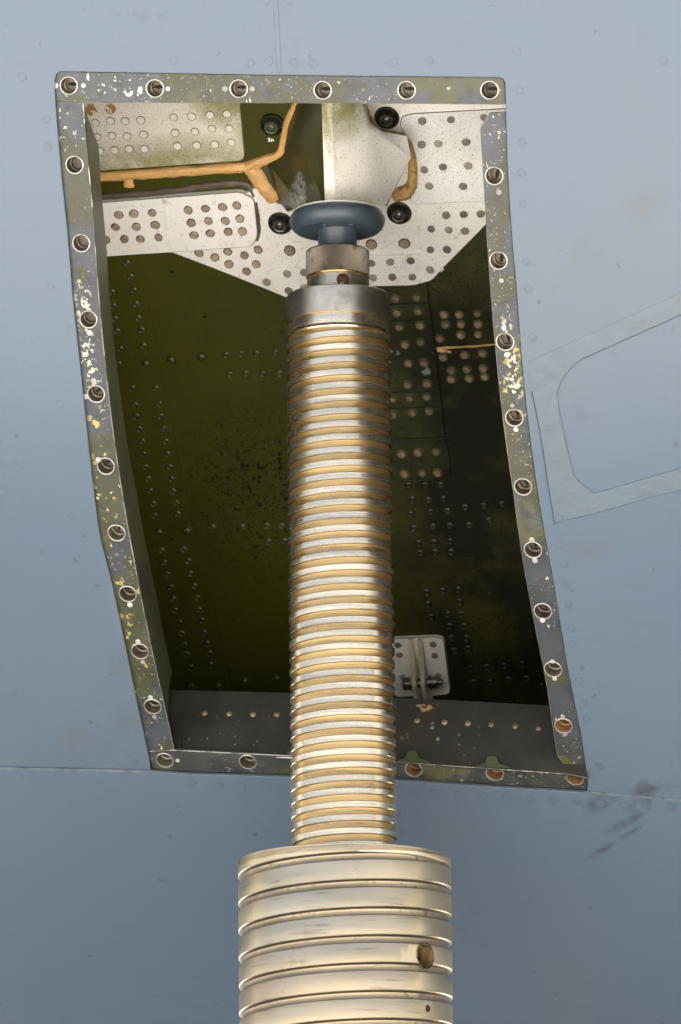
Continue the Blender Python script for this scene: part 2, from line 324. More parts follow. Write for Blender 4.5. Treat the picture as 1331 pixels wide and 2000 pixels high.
# jack
STREAK = (.35, .35, 9)
mat('steel_land', (.79, .70, .53), .25, .95, aniso=.55, vary=(14, .10, STREAK), rvar=.14, layers=[
    dict(k='noise', s=9, lo=.5, hi=.75, c=(.62, .53, .37), st=(1, 1, 6), a=.6, d=5),
    dict(k='noise', s=40, lo=.62, hi=.72, c=(.30, .26, .18), st=(.5, .5, 5), a=.45, d=6, rough=.45)])
mat('brass_groove', (.76, .50, .20), .30, .9, aniso=.4, vary=(14, .15, STREAK), rvar=.16, layers=[
    dict(k='noise', s=10, lo=.5, hi=.72, c=(.48, .31, .13), st=(.6, .6, 8), a=.8, d=6),
    dict(k='noise', s=50, lo=.6, hi=.7, c=(.16, .11, .05), st=(.4, .4, 7), a=.7, d=6, rough=.6)])
mat('dark_flank', (.055, .042, .028), .5, .6, vary=(40, .3))  # shade under each thread land, put into the colour
mat('ram_land', (.60, .495, .325), .36, .9, aniso=.5, vary=(9, .10, (.4, .4, 5)), rvar=.16, layers=[
    dict(k='noise', s=6, lo=.46, hi=.74, c=(.47, .375, .26), st=(1, 1, 3), a=.8, d=5),
    dict(k='noise', s=5, lo=.55, hi=.75, c=(.52, .54, .44), st=(1, 1, 2), a=.4, d=4, seed=8),
    dict(k='noise', s=30, lo=.60, hi=.72, c=(.27, .21, .13), st=(1, 1, .8), a=.55, d=6, rough=.55, cov=(8, .5, .62)),
    dict(k='noise', s=60, lo=.6, hi=.7, c=(.15, .12, .09), st=(.3, .3, 4), a=.5, d=6)])
mat('ram_groove', (.34, .28, .18), .42, .85, vary=(20, .25, (.5, .5, 3)), layers=[
    dict(k='noise', s=40, lo=.45, hi=.58, c=(.12, .10, .075), rough=.6, metal=.4, d=6, cov=(6, .42, .58)),
    dict(k='noise', s=150, lo=.52, hi=.62, c=(.07, .06, .045), metal=.3, d=5, a=.9, cov=(11, .4, .6)),
    dict(k='noise', s=7, lo=.4, hi=.62, c=(.20, .16, .11), d=5, a=.7)])
mat('collar_steel', (.42, .40, .36), .36, .95, aniso=.4, vary=(30, .18), rvar=.2, bump=(160, .00012), layers=[
    dict(k='noise', s=70, lo=.56, hi=.7, c=(.20, .19, .16), a=.6, d=6, rough=.5)])
mat('ring_steel', (.46, .43, .36), .38, .9, vary=(40, .15), layers=[dict(k='noise', s=60, lo=.55, hi=.72, c=(.20, .18, .13), a=.6, d=6)])
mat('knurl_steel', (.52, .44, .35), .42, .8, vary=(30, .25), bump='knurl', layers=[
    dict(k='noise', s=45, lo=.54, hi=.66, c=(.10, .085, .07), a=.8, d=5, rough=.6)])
mat('hole_rust', (.20, .10, .04), .7, .2, vary=(200, .4))
mat('hole_brown', (.24, .155, .06), .65, .2, vary=(150, .4), layers=[dict(k='noise', s=120, lo=.5, hi=.62, c=(.03, .025, .02), d=5)])
mat('pad_grey', (.041, .058, .073), .40, vary=(30, .08), rvar=.1, spec=.5, layers=[
    dict(k='noise', s=130, lo=.68, hi=.72, c=(0.2232, 0.2232, 0.1984), a=.8, d=4),
    dict(k='noise', s=40, lo=.58, hi=.72, c=(0.0372, 0.04464, 0.0496), a=.6, d=6)])
mat('concrete', (.50, .485, .455), .85, vary=(.6, .10), layers=[dict(k='noise', s=3, lo=.5, hi=.7, c=(.34, .33, .31), a=.6), dict(k='noise', s=40, lo=.5, hi=.7, c=(.30, .29, .27), a=.4)], bump=(30, .004))

# ------------------------------------------------------------------ object helpers
def link(ob, parent=None):
    sc.collection.objects.link(ob)
    if parent is not None:
        ob.parent = parent
        if parent.type == 'EMPTY': ob.matrix_parent_inverse = Matrix.Translation(-parent.location)
    return ob
def thing(name, label, cat, loc):
    o = bpy.data.objects.new(name, None); o.empty_display_size = .1; o.location = loc
    o['label'] = label; o['category'] = cat; sc.collection.objects.link(o); return o
class MB:
    """vertices with their own normals, faces with their own material slot"""
    def __init__(s): s.v, s.n, s.f, s.m, s.mats = [], [], [], [], []
    def slot(s, m):
        if m not in s.mats: s.mats.append(m)
        return s.mats.index(m)
    def poly(s, pts, m, nrm=None):
        i = len(s.v); pts = [Vector(p) for p in pts]
        if nrm is None:
            n = Vector()
            for k in range(len(pts)): n += pts[k].cross(pts[(k + 1) % len(pts)])
            n = (n.normalized() if n.length > 1e-14 else Vector((0, 0, 1)))
            nrm = [n] * len(pts)
        s.v += pts; s.n += nrm; s.f.append(tuple(range(i, i + len(pts)))); s.m.append(s.slot(m))
    def build(s, name, parent=None, custom=True):
        me = bpy.data.meshes.new(name); me.from_pydata(s.v, [], s.f)
        for m in s.mats: me.materials.append(MATS[m])
        me.polygons.foreach_set('material_index', s.m)
        me.polygons.foreach_set('use_smooth', [True] * len(s.f)); me.update()
        if custom: me.normals_split_custom_set_from_vertices([tuple(n) for n in s.n])
        return link(bpy.data.objects.new(name, me), parent)
def inside(p, poly):
    x, y = p; c = False; j = len(poly) - 1
    for i in range(len(poly)):
        xi, yi = poly[i]; xj, yj = poly[j]
        if (yi > y) != (yj > y) and x < (xj - xi) * (y - yi) / (yj - yi) + xi: c = not c
        j = i
    return c
def area(poly): return sum(poly[i - 1][0] * poly[i][1] - poly[i][0] * poly[i - 1][1] for i in range(len(poly))) / 2
def offset(poly, d):                  # move a counter-clockwise outline inwards by d
    out = []; n = len(poly)
    for i in range(n):
        p0, p1, p2 = Vector(poly[i - 1]), Vector(poly[i]), Vector(poly[(i + 1) % n])
        e1, e2 = (p1 - p0), (p2 - p1)
        if e1.length < 1e-9 or e2.length < 1e-9: out.append(tuple(p1)); continue
        e1.normalize(); e2.normalize(); n1, n2 = Vector((-e1.y, e1.x)), Vector((-e2.y, e2.x))
        b = n1 + n2; k = b.dot(n1)
        out.append(tuple(p1 + (b * (d / k) if k > .35 else n1 * d)))
    return out
def rounded(pts, radii, seg=5):
    out = []; n = len(pts)
    for i in range(n):
        r = radii[i] if isinstance(radii, (list, tuple)) else radii
        p0, p1, p2 = Vector(pts[i - 1]), Vector(pts[i]), Vector(pts[(i + 1) % n])
        if r <= 0: out.append(tuple(p1)); continue
        a, b = (p0 - p1).normalized(), (p2 - p1).normalized()
        for k in range(seg + 1):
            t = k / seg; out.append(tuple((p1 + a * r) * (1 - t) ** 2 + p1 * 2 * t * (1 - t) + (p1 + b * r) * t ** 2))
    return out
def spline(pts, n=4):
    out = []
    for i in range(len(pts) - 1):
        p0, p1, p2, p3 = [Vector(pts[max(0, min(len(pts) - 1, i + k))]) for k in (-1, 0, 1, 2)]
        for k in range(n):
            t = k / n
            out.append(tuple(.5 * ((2 * p1) + (p2 - p0) * t + (2 * p0 - 5 * p1 + 4 * p2 - p3) * t * t + (3 * p1 - p0 - 3 * p2 + p3) * t ** 3)))
    out.append(tuple(pts[-1])); return out
def circle(c, r, n=24): return [(c[0] + r * math.cos(2 * math.pi * k / n), c[1] + r * math.sin(2 * math.pi * k / n)) for k in range(n)]
def plate(name, surf, outline, h0, h1, m, parent=None, holes=(), ch=.0005, edge=None, grid=None, px=True, back=False):
    """a sheet with real thickness lying on a surface: chamfered rim, drilled holes"""
    o = [surf.hit(p) for p in outline] if px else list(outline)
    cl = []
    for p in o:
        if not cl or (Vector(p) - Vector(cl[-1])).length > 1e-5: cl.append(p)
    if (Vector(cl[0]) - Vector(cl[-1])).length < 1e-5: cl.pop()
    o = cl
    if area(o) < 0: o.reverse()
    edge = edge or m
    mb = MB(); loops = [(o, offset(o, ch), 1)]
    for c, r in holes: hc = circle(c, r); loops.append((hc, circle(c, r + ch), -1))
    vs2, es = [], []
    for _, inn, _s in loops:
        k = len(vs2); vs2 += [Vector(q) for q in inn]; es += [(k + i, k + (i + 1) % len(inn)) for i in range(len(inn))]
    if grid:
        xs, ys = [p[0] for p in o], [p[1] for p in o]
        nx, ny = int((max(xs) - min(xs)) / grid) + 1, int((max(ys) - min(ys)) / grid) + 1
        for i in range(1, nx + 1):
            for j in range(1, ny + 1):
                q = (min(xs) + (i - .5) * grid, min(ys) + (j - .5) * grid)
                if inside(q, loops[0][1]) and not any(inside(q, l[1]) for l in loops[1:]): vs2.append(Vector(q))
    V, _, F, *_ = delaunay_2d_cdt(vs2, es, [], 0, 1e-7)
    for f in F:
        c = ((V[f[0]] + V[f[1]] + V[f[2]]) / 3)
        if not inside(c, loops[0][1]) or any(inside(c, l[1]) for l in loops[1:]): continue
        pts = [surf.pt(V[i], h1) for i in f]; ns = [surf.nrm(V[i]) for i in f]
        if (pts[1] - pts[0]).cross(pts[2] - pts[0]).dot(ns[0]) < 0: pts.reverse(); ns.reverse()
        mb.poly(pts, m, ns)
        if back:
            pts = [surf.pt(V[i], h0) for i in f]; ns = [-surf.nrm(V[i]) for i in f]
            if (pts[1] - pts[0]).cross(pts[2] - pts[0]).dot(ns[0]) < 0: pts.reverse(); ns.reverse()
            mb.poly(pts, m, ns)
    for out, inn, sg in loops:
        n = len(out)
        for i in range(n):
            j = (i + 1) % n
            for quad, mt in (((surf.pt(out[i], h0), surf.pt(out[j], h0), surf.pt(out[j], h1 - ch), surf.pt(out[i], h1 - ch)), m),
                             ((surf.pt(out[i], h1 - ch), surf.pt(out[j], h1 - ch), surf.pt(inn[j], h1), surf.pt(inn[i], h1)), edge)):
                quad = list(quad)
                cc = (quad[2] - quad[0]).cross(quad[3] - quad[1])
                a2, b2, n2 = surf.frame(out[i]); e = Vector(out[j]) - Vector(out[i]); w2 = a2 * e.y - (surf.pt((out[i][0], out[i][1] + .001)) - surf.pt(out[i])).normalized() * e.x
                if cc.dot(w2 * sg + n2 * 1e-3) < 0: quad.reverse()
                mb.poly(quad, mt)
    return mb.build(name, parent)
def sharp(ob, ang=32):
    ob.data.set_sharp_from_angle(angle=R_(ang)); return ob
def raw(name, verts, faces, mats, mi=None, parent=None, ang=32, smooth=True):
    me = bpy.data.meshes.new(name); me.from_pydata([tuple(v) for v in verts], [], faces)
    for m in mats: me.materials.append(MATS[m])
    if mi: me.polygons.foreach_set('material_index', mi)
    bm = bmesh.new(); bm.from_mesh(me); bmesh.ops.remove_doubles(bm, verts=bm.verts, dist=1e-6)
    bmesh.ops.recalc_face_normals(bm, faces=bm.faces); bm.to_mesh(me); bm.free()
    if smooth: me.polygons.foreach_set('use_smooth', [True] * len(me.polygons))
    ob = bpy.data.objects.new(name, me)
    if smooth: sharp(ob, ang)
    return link(ob, parent) if parent is not False else ob
def lathe_data(prof, n=96):
    """prof: (r, z, material of the band that starts here)"""
    vs_, fs, mi = [], [], []
    for r, z, *_ in prof:
        for k in range(n): t = 2 * math.pi * k / n; vs_.append((r * math.cos(t), r * math.sin(t), z))
    for i in range(len(prof) - 1):
        for k in range(n): fs.append((i * n + k, i * n + (k + 1) % n, (i + 1) * n + (k + 1) % n, (i + 1) * n + k)); mi.append(prof[i][2] if len(prof[i]) > 2 else 0)
    return vs_, fs, mi
def lathe(name, prof, mats, parent=None, n=96, ang=32):
    v, f, mi = lathe_data(prof, n); return raw(name, v, f, mats, mi, parent, ang)
def copy_to(proto, name, M_, parent):
    o = bpy.data.objects.new(name, proto.data); o.matrix_world = M_; link(o, parent); o.matrix_basis = M_; return o
def frame_matrix(surf, ab, h=0, scale=1., spin=0.):
    a, b, n = surf.frame(ab); a = a.normalized(); b = n.cross(a).normalized(); p = surf.pt(ab, h)
    M_ = Matrix(((a.x, b.x, n.x, p.x), (a.y, b.y, n.y, p.y), (a.z, b.z, n.z, p.z), (0, 0, 0, 1)))
    return M_ @ Matrix.Rotation(spin, 4, 'Z') @ Matrix.Diagonal((scale, scale, scale, 1))
def bead(name, surf, path, half, height, m, parent, wob=.12, h0=0., seed=0, n=5):
    """a ridge of sealant squeezed along a line; path points may carry their own half width"""
    pts = spline([(p[0], p[1], (p[2] if len(p) > 2 else half)) for p in path], n)
    P = [(surf.hit((p[0], p[1])), p[2]) for p in pts]; vs_, fs = [], []; K = 11
    for i, (ab, hw) in enumerate(P):
        a0, a1 = Vector(P[max(0, i - 1)][0]), Vector(P[min(len(P) - 1, i + 1)][0]); t = (a1 - a0).normalized(); s_ = Vector((-t.y, t.x))
        for k in range(K):
            an = math.pi * k / (K - 1)
            nz = noise.noise(Vector((ab[0] * 90 + seed, ab[1] * 90, k * .6))); nz2 = noise.noise(Vector((ab[0] * 260, ab[1] * 260 + seed, k * .9)))
            w_ = hw * (1 + wob * nz + wob * .9 * nz2); hh = height * (hw / half) ** .4 * (1 + wob * 1.2 * nz + wob * nz2)
            if i in (0, len(P) - 1): hh *= .25; w_ *= .8
            q = Vector(ab) + s_ * (math.cos(an) * w_)
            vs_.append(surf.pt(q, h0 + (math.sin(an) ** .8 if an % math.pi > 1e-6 else 0) * hh))
    for i in range(len(P) - 1):
        for k in range(K - 1): fs.append((i * K + k, i * K + k + 1, (i + 1) * K + k + 1, (i + 1) * K + k))
    fs.append(tuple(range(K))); fs.append(tuple(range((len(P) - 1) * K, len(P) * K)))
    return raw(name, vs_, fs, [m], None, parent, 60)

# ================================================================== SETTING
g = raw('ground', [(-300, -300, -3.05), (300, -300, -3.05), (300, 300, -3.05), (-300, 300, -3.05)], [(0, 1, 2, 3)], ['concrete'], None, None, smooth=False)
g['kind'] = 'structure'

# ================================================================== AIRCRAFT
air = thing('aircraft_fuselage', 'blue-grey painted aircraft belly with an open access bay', 'aircraft', tuple(SKIN.pt((0, RAD * R_(90)))))

# --- outline of the opening (outer edge of the frame) and inner edges, as seen in the photograph
left_out = [(107, 160), (108, 195), (119, 330), (132, 458), (143, 590), (156, 710), (173, 870), (188, 1000), (198, 1060), (221, 1151), (246, 1268), (271, 1388), (296, 1503)]
right_out = [(987, 162), (992, 330), (1001, 470), (1009, 560), (1021, 720), (1038, 870), (1058, 1006), (1081, 1132), (1107, 1291), (1137, 1446), (1149, 1532)]
left_in = [(163, 200), (170, 289), (181, 402), (194, 580), (207, 718), (224, 860), (246, 1003), (261, 1085), (284, 1205), (306, 1309), (322, 1379), (340, 1461)]
right_in = [(987, 218), (957, 220), (938, 250), (947, 402), (956, 540), (966, 666), (983, 825), (1000, 946), (1008, 1005), (1021, 1096), (1043, 1215), (1066, 1331), (1080, 1423), (1089, 1479), (1107, 1500)]
top_out = [(118, 139.5), (545, 147), (974, 151)]
top_in = [(163, 200), (540, 201.5), (986, 204)]
bot_in = [(340, 1463), (567, 1476.5), (775, 1485), (938, 1497), (1108, 1508)]
bot_out = [(298, 1505), (369, 1510.6), (567, 1516), (776, 1523), (971, 1536), (1141, 1546)]
opening = [(107, 155), (110, 145)] + top_out + [(983, 154)] + spline(right_out, 4) + [(1147, 1542), (1141, 1546)] + bot_out[::-1][1:] + spline(left_out, 4)[::-1]
op = [SKIN.hit(p) for p in opening]

# --- skin panels round the opening
A0, A1, B0, B1 = -1.0, 1.0, RAD * R_(-6), RAD * R_(84)
vs_top = [(541, -400), (541, 0), (545, 90), (547, 146)]                    # vertical joint above the opening
vt = [SKIN.hit(p) for p in [(540, -330), (541, 0), (545, 90)]]; vtop = (vt[0][0], B0)
ls = [SKIN.hit(p) for p in [(-200, 1493), (0, 1497), (150, 1500), (290, 1505)]]
rs = [SKIN.hit(p) for p in [(1147, 1545), (1331, 1562), (1500, 1580)]]
hit = SKIN.hit
GAP = .0004
jt = hit((546.5, 146.8))
def near(poly, q): return min(range(len(poly)), key=lambda i: (Vector(poly[i]) - Vector(q)).length)
path_left = [jt] + [hit(p) for p in [(118, 139.5), (110, 145), (107, 155)]] + [hit(p) for p in spline(left_out, 4)]
path_right = [jt] + [hit(p) for p in [(974, 151), (983, 154)]] + [hit(p) for p in spline(right_out, 4)] + [hit((1147, 1542))]
low_l, low_r = hit((294, 1504)), hit((1148, 1545))
pl_left = [vtop] + vt + path_left[:-1] + [low_l] + [ls[2], ls[1], ls[0], (A0, ls[0][1]), (A0, B0)]
pl_right = [(A1, B0), (A1, rs[2][1]), rs[2], rs[1], low_r] + path_right[::-1] + vt[::-1] + [vtop]
pl_low = [(A0, ls[0][1] + GAP), (ls[0][0], ls[0][1] + GAP), (ls[1][0], ls[1][1] + GAP), (ls[2][0], ls[2][1] + GAP), (low_l[0], low_l[1] + GAP)] + \
         [hit((p[0], p[1] + 1)) for p in bot_out] + [(low_r[0], low_r[1] + GAP), (rs[1][0], rs[1][1] + GAP), (rs[2][0], rs[2][1] + GAP), (A1, rs[2][1] + GAP), (A1, B1), (A0, B1)]
for poly, hh in ((pl_left, 0.), (pl_right, 0.0), (pl_low, 0.0009)):
    plate('skin_panel', SKIN, poly, -.0025, hh, 'skin_paint', air, ch=.0005, edge='skin_edge', grid=.03, px=False, back=True)
# joint fillers: thin raised lines of sealant
def ribbon(name, surf, pts, wid, h0, h1, m, parent):
    ab = [surf.hit(p) for p in pts]; L_, R2 = [], []
    for i in range(len(ab)):
        t = (Vector(ab[min(len(ab) - 1, i + 1)]) - Vector(ab[max(0, i - 1)])).normalized(); s_ = Vector((-t.y, t.x)) * wid / 2
        L_.append(tuple(Vector(ab[i]) + s_)); R2.append(tuple(Vector(ab[i]) - s_))
    return plate(name, surf, L_ + R2[::-1], h0, h1, m, parent, ch=min(.0002, (h1 - h0) * .4), px=False)
ribbon('joint_sealant', SKIN, [(538, -60), (539, 0), (542, 60), (544, 100), (546, 141)], .0042, -.001, .0006, 'skin_paint', air)
ribbon('joint_sealant', SKIN, [(-60, 1497), (0, 1499.5), (150, 1503), (288, 1508)], .0030, -.001, .0013, 'skin_edge', air)
ribbon('joint_sealant', SKIN, [(1152, 1547), (1240, 1554), (1331, 1563), (1400, 1570)], .0026, -.001, .0013, 'skin_edge', air)
# unseen rest of the hull: closes the barrel, keeps daylight out; widened to shade the ground
prof = [(B0, None)]
c2 = lambda be: SKIN.c + SKIN.out(be) * RAD
ring = [c2(R_(-6)), c2(R_(84))]
bq = SKIN.out(R_(84)); tb = (NH * math.sin(R_(84)) - SKIN.up * math.cos(R_(84))); tt = (-NH * math.sin(R_(-6)) + SKIN.up * math.cos(R_(-6)))
p_ = c2(R_(84)); far = [p_ + NH * (3.6 * k / 6) - SKIN.up * (.25 * math.sin(k / 6 * 1.5)) for k in range(1, 7)]
cz = far[-1] + SKIN.up * 1.6; far += [cz + NH * 1.6 * math.sin(t) - SKIN.up * 1.6 * math.cos(t) for t in [R_(15 * k) for k in range(1, 7)]]
q_ = c2(R_(-6)); near_ = [q_ + SKIN.up * .5 + NH * .05, q_ + SKIN.up * 1.0 + NH * .15, q_ + SKIN.up * 1.6 + NH * .45, q_ + SKIN.up * 2.1 + NH * 1.0, q_ + SKIN.up * 2.4 + NH * 2.0]
hi_ = far[-1] + SKIN.up * .9 - NH * .2
ringo = [p_] + far + [hi_, hi_ + SKIN.up * .8 - NH * .9] + near_[::-1] + [q_]
mb = MB(); AE = 11.0
for i in range(len(ringo) - 1):
    mb.poly([ringo[i] - AX * AE, ringo[i + 1] - AX * AE, ringo[i + 1] + AX * AE, ringo[i] + AX * AE], 'skin_paint')
arc = [c2(R_(-6 + 90 * k / 24)) for k in range(25)]
for x0, x1 in ((-AE, A0), (A1, AE)):
    for k in range(24):
        pts = [arc[k] + AX * x0, arc[k + 1] + AX * x0, arc[k + 1] + AX * x1, arc[k] + AX * x1]
        ns = [SKIN.out(R_(-6 + 90 * j / 24)) for j in (k, k + 1, k + 1, k)]
        if (pts[1] - pts[0]).cross(pts[2] - pts[0]).dot(ns[0]) < 0: pts.reverse(); ns.reverse()
        mb.poly(pts, 'skin_paint', ns)
for x0 in (-AE, AE): mb.poly([p + AX * x0 for p in ringo + arc[1:-1]], 'skin_paint')
mb.build('hull_shade_shell', air)

# --- tape film round the repainted panel at the right
def CT(pts): return C(960, 560, 3.588, pts)
up_in = CT([(462, 725), (490, 665), (540, 590), (585, 545), (640, 505), (980, 352), (1331, 195), (1700, 30)])
up_out = CT([(258, 528), (600, 372), (1000, 192), (1331, 42), (1700, -125)])
left_in_t = CT([(575, 1322), (540, 1160), (490, 930), (460, 745)]); left_out_t = CT([(262, 545), (292, 750), (350, 1070), (400, 1400), (445, 1662), (500, 1640), (640, 1420)])
plate('tape_strip', SKIN, left_in_t + up_in + up_out[::-1] + left_out_t, -.0002, .0005, 'tape_film', air, ch=.00004, edge='tape_film', grid=.05)
plate('tape_strip', SKIN, CT([(580, 1325), (640, 1390), (725, 1446), (1000, 1368), (1331, 1272), (1700, 1165), (1700, 1310), (1331, 1420), (1080, 1486), (850, 1550), (720, 1596), (630, 1606), (455, 1655), (450, 1590)]), -.0002, .00085, 'tape_film', air, ch=.00015, edge='skin_edge', grid=.05)
for pts, wd, m in ((CT([(640, 505), (980, 352), (1331, 195), (1500, 120)]), .0007, 'seam_dark'), (CT([(460, 735), (490, 665), (540, 590), (585, 545), (640, 505)]), .0007, 'seam_sealant'),
                (CT([(285, 735), (350, 1070), (400, 1400), (445, 1662)]), .0009, 'seam_dark'), (CT([(460, 745), (480, 900), (520, 1080), (575, 1320)]), .0008, 'skin_edge'),
                (CT([(575, 1320), (640, 1390), (725, 1446), (1000, 1368), (1331, 1272), (1500, 1223)]), .0007, 'skin_edge'),
                (CT([(445, 1662), (560, 1625), (630, 1610), (850, 1550), (1080, 1486), (1331, 1420)]), .0008, 'seam_sealant'), (CT([(450, 1592), (510, 1618), (450, 1655)]), .0006, 'seam_sealant')):
    ribbon('tape_edge', SKIN, spline(pts, 3), wd, 0, .0011, m, air)

# --- flush rivets in the skin
def disc(name, prof, mats, n=20):
    v, f, mi = lathe_data(prof, n); f.append(tuple(range((len(prof) - 1) * n, len(prof) * n))); mi.append(prof[-2][2] if len(prof[-2]) > 2 else 0)
    return raw(name, v, f, mats, mi, False, 28)
srp = disc('rivet', [(.0045, -.0008, 1), (.0044, .00006, 1), (.0041, .00003, 1), (.0040, .00014, 0), (.003, .00022, 0), (.0015, .00024, 0)], ['skin_rivet', 'skin_rivet_ring'])
skin_rivets = C(540, 120, 2.662, [(1267, 152), (1275, 420), (1275, 580), (1283, 742), (1300, 1045), (1310, 1185), (600, 8), (190, 12), (95, 12)]) + \
    C(740, 1000, 3.025, [(1070, 195), (1105, 435), (1122, 550), (1145, 787), (1185, 1000), (1215, 1125), (1230, 1225), (1300, 1500), (1095, 310), (1140, 690)]) + \
    C(760, 1460, 2.331, [(132, 203), (215, 205), (322, 213), (428, 220), (538, 227), (645, 234), (752, 239), (860, 245), (965, 250), (1070, 260), (1172, 265), (1290, 268), (960, 87), (48, 390), (36, 300)]) + \
    C(0, 1400, 2.773, [(635, 243), (735, 250), (108, 322), (1042, 360), (1190, 372), (1310, 375)]) + C(80, 120, 2.662, [(30, 302), (38, 443)]) + \
    C(0, 0, 2.0167, [(687, 237), (1062, 240), (1157, 245), (1235, 252), (990, 250), (88, 303), (1047, 5), (1140, 5)]) + [(770, 122), (840, 118), (1010, 100), (1297, 118), (100, 560), (118, 790), (140, 1010), (1040, 660), (240, 1290)]
for i, p in enumerate(skin_rivets): copy_to(srp, 'rivet', frame_matrix(SKIN, SKIN.hit(p), .0009 if p[1] > 1500 else 0, (1.12 if 1520 < p[1] < 1590 else .9) * random.uniform(.92, 1.05)), air)

# --- the frame of the opening: four strips with drilled fastener holes
frame_strips = {}
rec = {'top': [(135, 167), (303.5, 172.6), (467, 173), (631, 176), (794.7, 176), (957, 176)],
       'left': [(146, 322), (159, 475), (173, 624), (188, 769.6), (207, 910.5), (228, 1041), (250, 1160), (273.7, 1272), (298.6, 1380)],
       'right': [(965.6, 343.5), (974, 509), (987, 667.7), (1005, 816), (1022, 951), (1041.5, 1074), (1060.7, 1194), (1080.5, 1307), (1101, 1417.5)],
       'bottom': [(322, 1485), (484.5, 1488.5), (646, 1496), (808.4, 1503.5), (966.5, 1510.7), (1123.5, 1520)]}
RR = .0086
outl = {
 'top': [(107, 157), (110, 145)] + top_out + [(983, 154), (987, 164), (988, 204)] + top_in[::-1][1:] + [(108, 196)],
 'left': [(163, 200.8)] + spline(left_in, 4)[1:] + [(340, 1464), (300, 1466), (288, 1466)] + spline(left_out, 4)[::-1][5:-3] + [(108.5, 197)],
 'right': right_in[:3] + spline(right_in[2:13], 4)[1:] + [(1089, 1479), (1107, 1500), (1128, 1512), (1144, 1514)] + spline(right_out, 4)[::-1][2:-2] + [(988.5, 217)],
 'bottom': [(290, 1467.5), (340, 1465.2)] + bot_in[1:] + [(1128, 1514), (1145, 1516), (1149, 1533), (1147, 1541)] + bot_out[::-1],
}
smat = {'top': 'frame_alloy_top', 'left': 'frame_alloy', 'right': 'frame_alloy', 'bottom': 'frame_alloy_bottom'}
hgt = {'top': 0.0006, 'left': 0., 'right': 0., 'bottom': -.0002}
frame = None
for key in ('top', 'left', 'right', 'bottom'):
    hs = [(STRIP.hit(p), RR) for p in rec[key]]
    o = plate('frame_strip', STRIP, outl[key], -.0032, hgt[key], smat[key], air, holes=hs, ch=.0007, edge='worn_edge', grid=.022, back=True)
    frame_strips[key] = o
def receptacle_proto(bore, key):
    n = 28; prof = [(RR + .0002, -.006, 0), (RR + .0002, .0002, 0), (RR - .0002, .0004, 0), (RR - .0007, .0003, 0), (RR - .0009, -.0003, 1), (RR - .0009, -.011, 1), (RR - .0024, -.0118, 1), (RR - .0026, -.0155, 1)]
    v, f, mi = lathe_data(prof, n); k0 = (len(prof) - 1) * n
    f.append(tuple(range(k0, k0 + n))); mi.append(1)
    if key:                             # keyhole slot: a flat dark face for the slot's shade, just off the floor
        z = -.0151; b = len(v); shp = []
        for k in range(16):
            t = 2 * math.pi * k / 16; r = .0021 if abs(math.sin(t)) > .45 else .0052
            shp.append((r * math.cos(t), r * math.sin(t) if r < .003 else .0011 * (1 if math.sin(t) >= 0 else -1) * (1 if abs(math.sin(t)) > 1e-6 else 0), z))
        v += shp; f.append(tuple(range(b, b + 16))); mi.append(2)
    return raw('fastener_receptacle', v, f, ['receptacle_steel', bore, 'keyhole'], mi, False, 30)
rp = [receptacle_proto('receptacle_bore', True), receptacle_proto('receptacle_rust', True), receptacle_proto('receptacle_bore', False)]
for key in rec:
    for i, p in enumerate(rec[key]):
        kind = 0
        if key == 'bottom' and i >= 2 or (key == 'right' and i == 8): kind = 1
        if key == 'left' and i in (0, 1, 2): kind = 2
        spin = {'top': 0., 'left': R_(random.uniform(20, 70)), 'right': R_(90 + random.uniform(-25, 25)), 'bottom': R_(random.uniform(-20, 20))}[key]
        copy_to(rp[kind], 'fastener_receptacle', frame_matrix(STRIP, STRIP.hit(p), hgt[key], 1., spin), frame_strips[key])
prp = disc('rivet', [(.0030, -.0006, 0), (.0029, .00015, 0), (.0024, .0004, 0), (.0012, .00045, 0)], ['strip_rivet'], 14)
srv = {'top': C(80, 120, 2.662, [(222, 125), (78, 125), (518, 142), (662, 142), (958, 142), (1100, 142)]),
       'right': C(720, 540, 3.3275, [(880, 333), (900, 510), (935, 840), (958, 995)]) + C(740, 1000, 3.025, [(923, 287), (905, 165), (968, 640), (1027, 883), (1040, 985), (1087, 1207), (1100, 1312), (1113, 1520)]) + C(540, 120, 2.662, [(1158, 680), (1170, 1140)]),
       'left': C(100, 560, 2.662, [(185, 98), (200, 240), (222, 490), (180, 572), (245, 900)]) + C(180, 1000, 3.169, [(235, 575), (285, 802), (315, 930), (362, 1147), (386, 1270)]) + [(146, 260)],
       'bottom': C(180, 1000, 3.169, [(530, 1540)])}
for key in srv:
    for p in srv[key]: copy_to(prp, 'rivet', frame_matrix(STRIP, STRIP.hit(p), hgt[key], random.uniform(.72, .98)), frame_strips[key])
# small tabs behind the lower strip
for x, y in ((806, 1480), (962, 1490)):
    plate('nut_tab', LIP, [(x - 32, y + 10), (x - 14, y + 4), (x - 9, y - 10), (x + 8, y - 11), (x + 14, y + 3), (x + 34, y + 11)], .001, .003, 'flange_green', frame_strips['bottom'], ch=.0004)

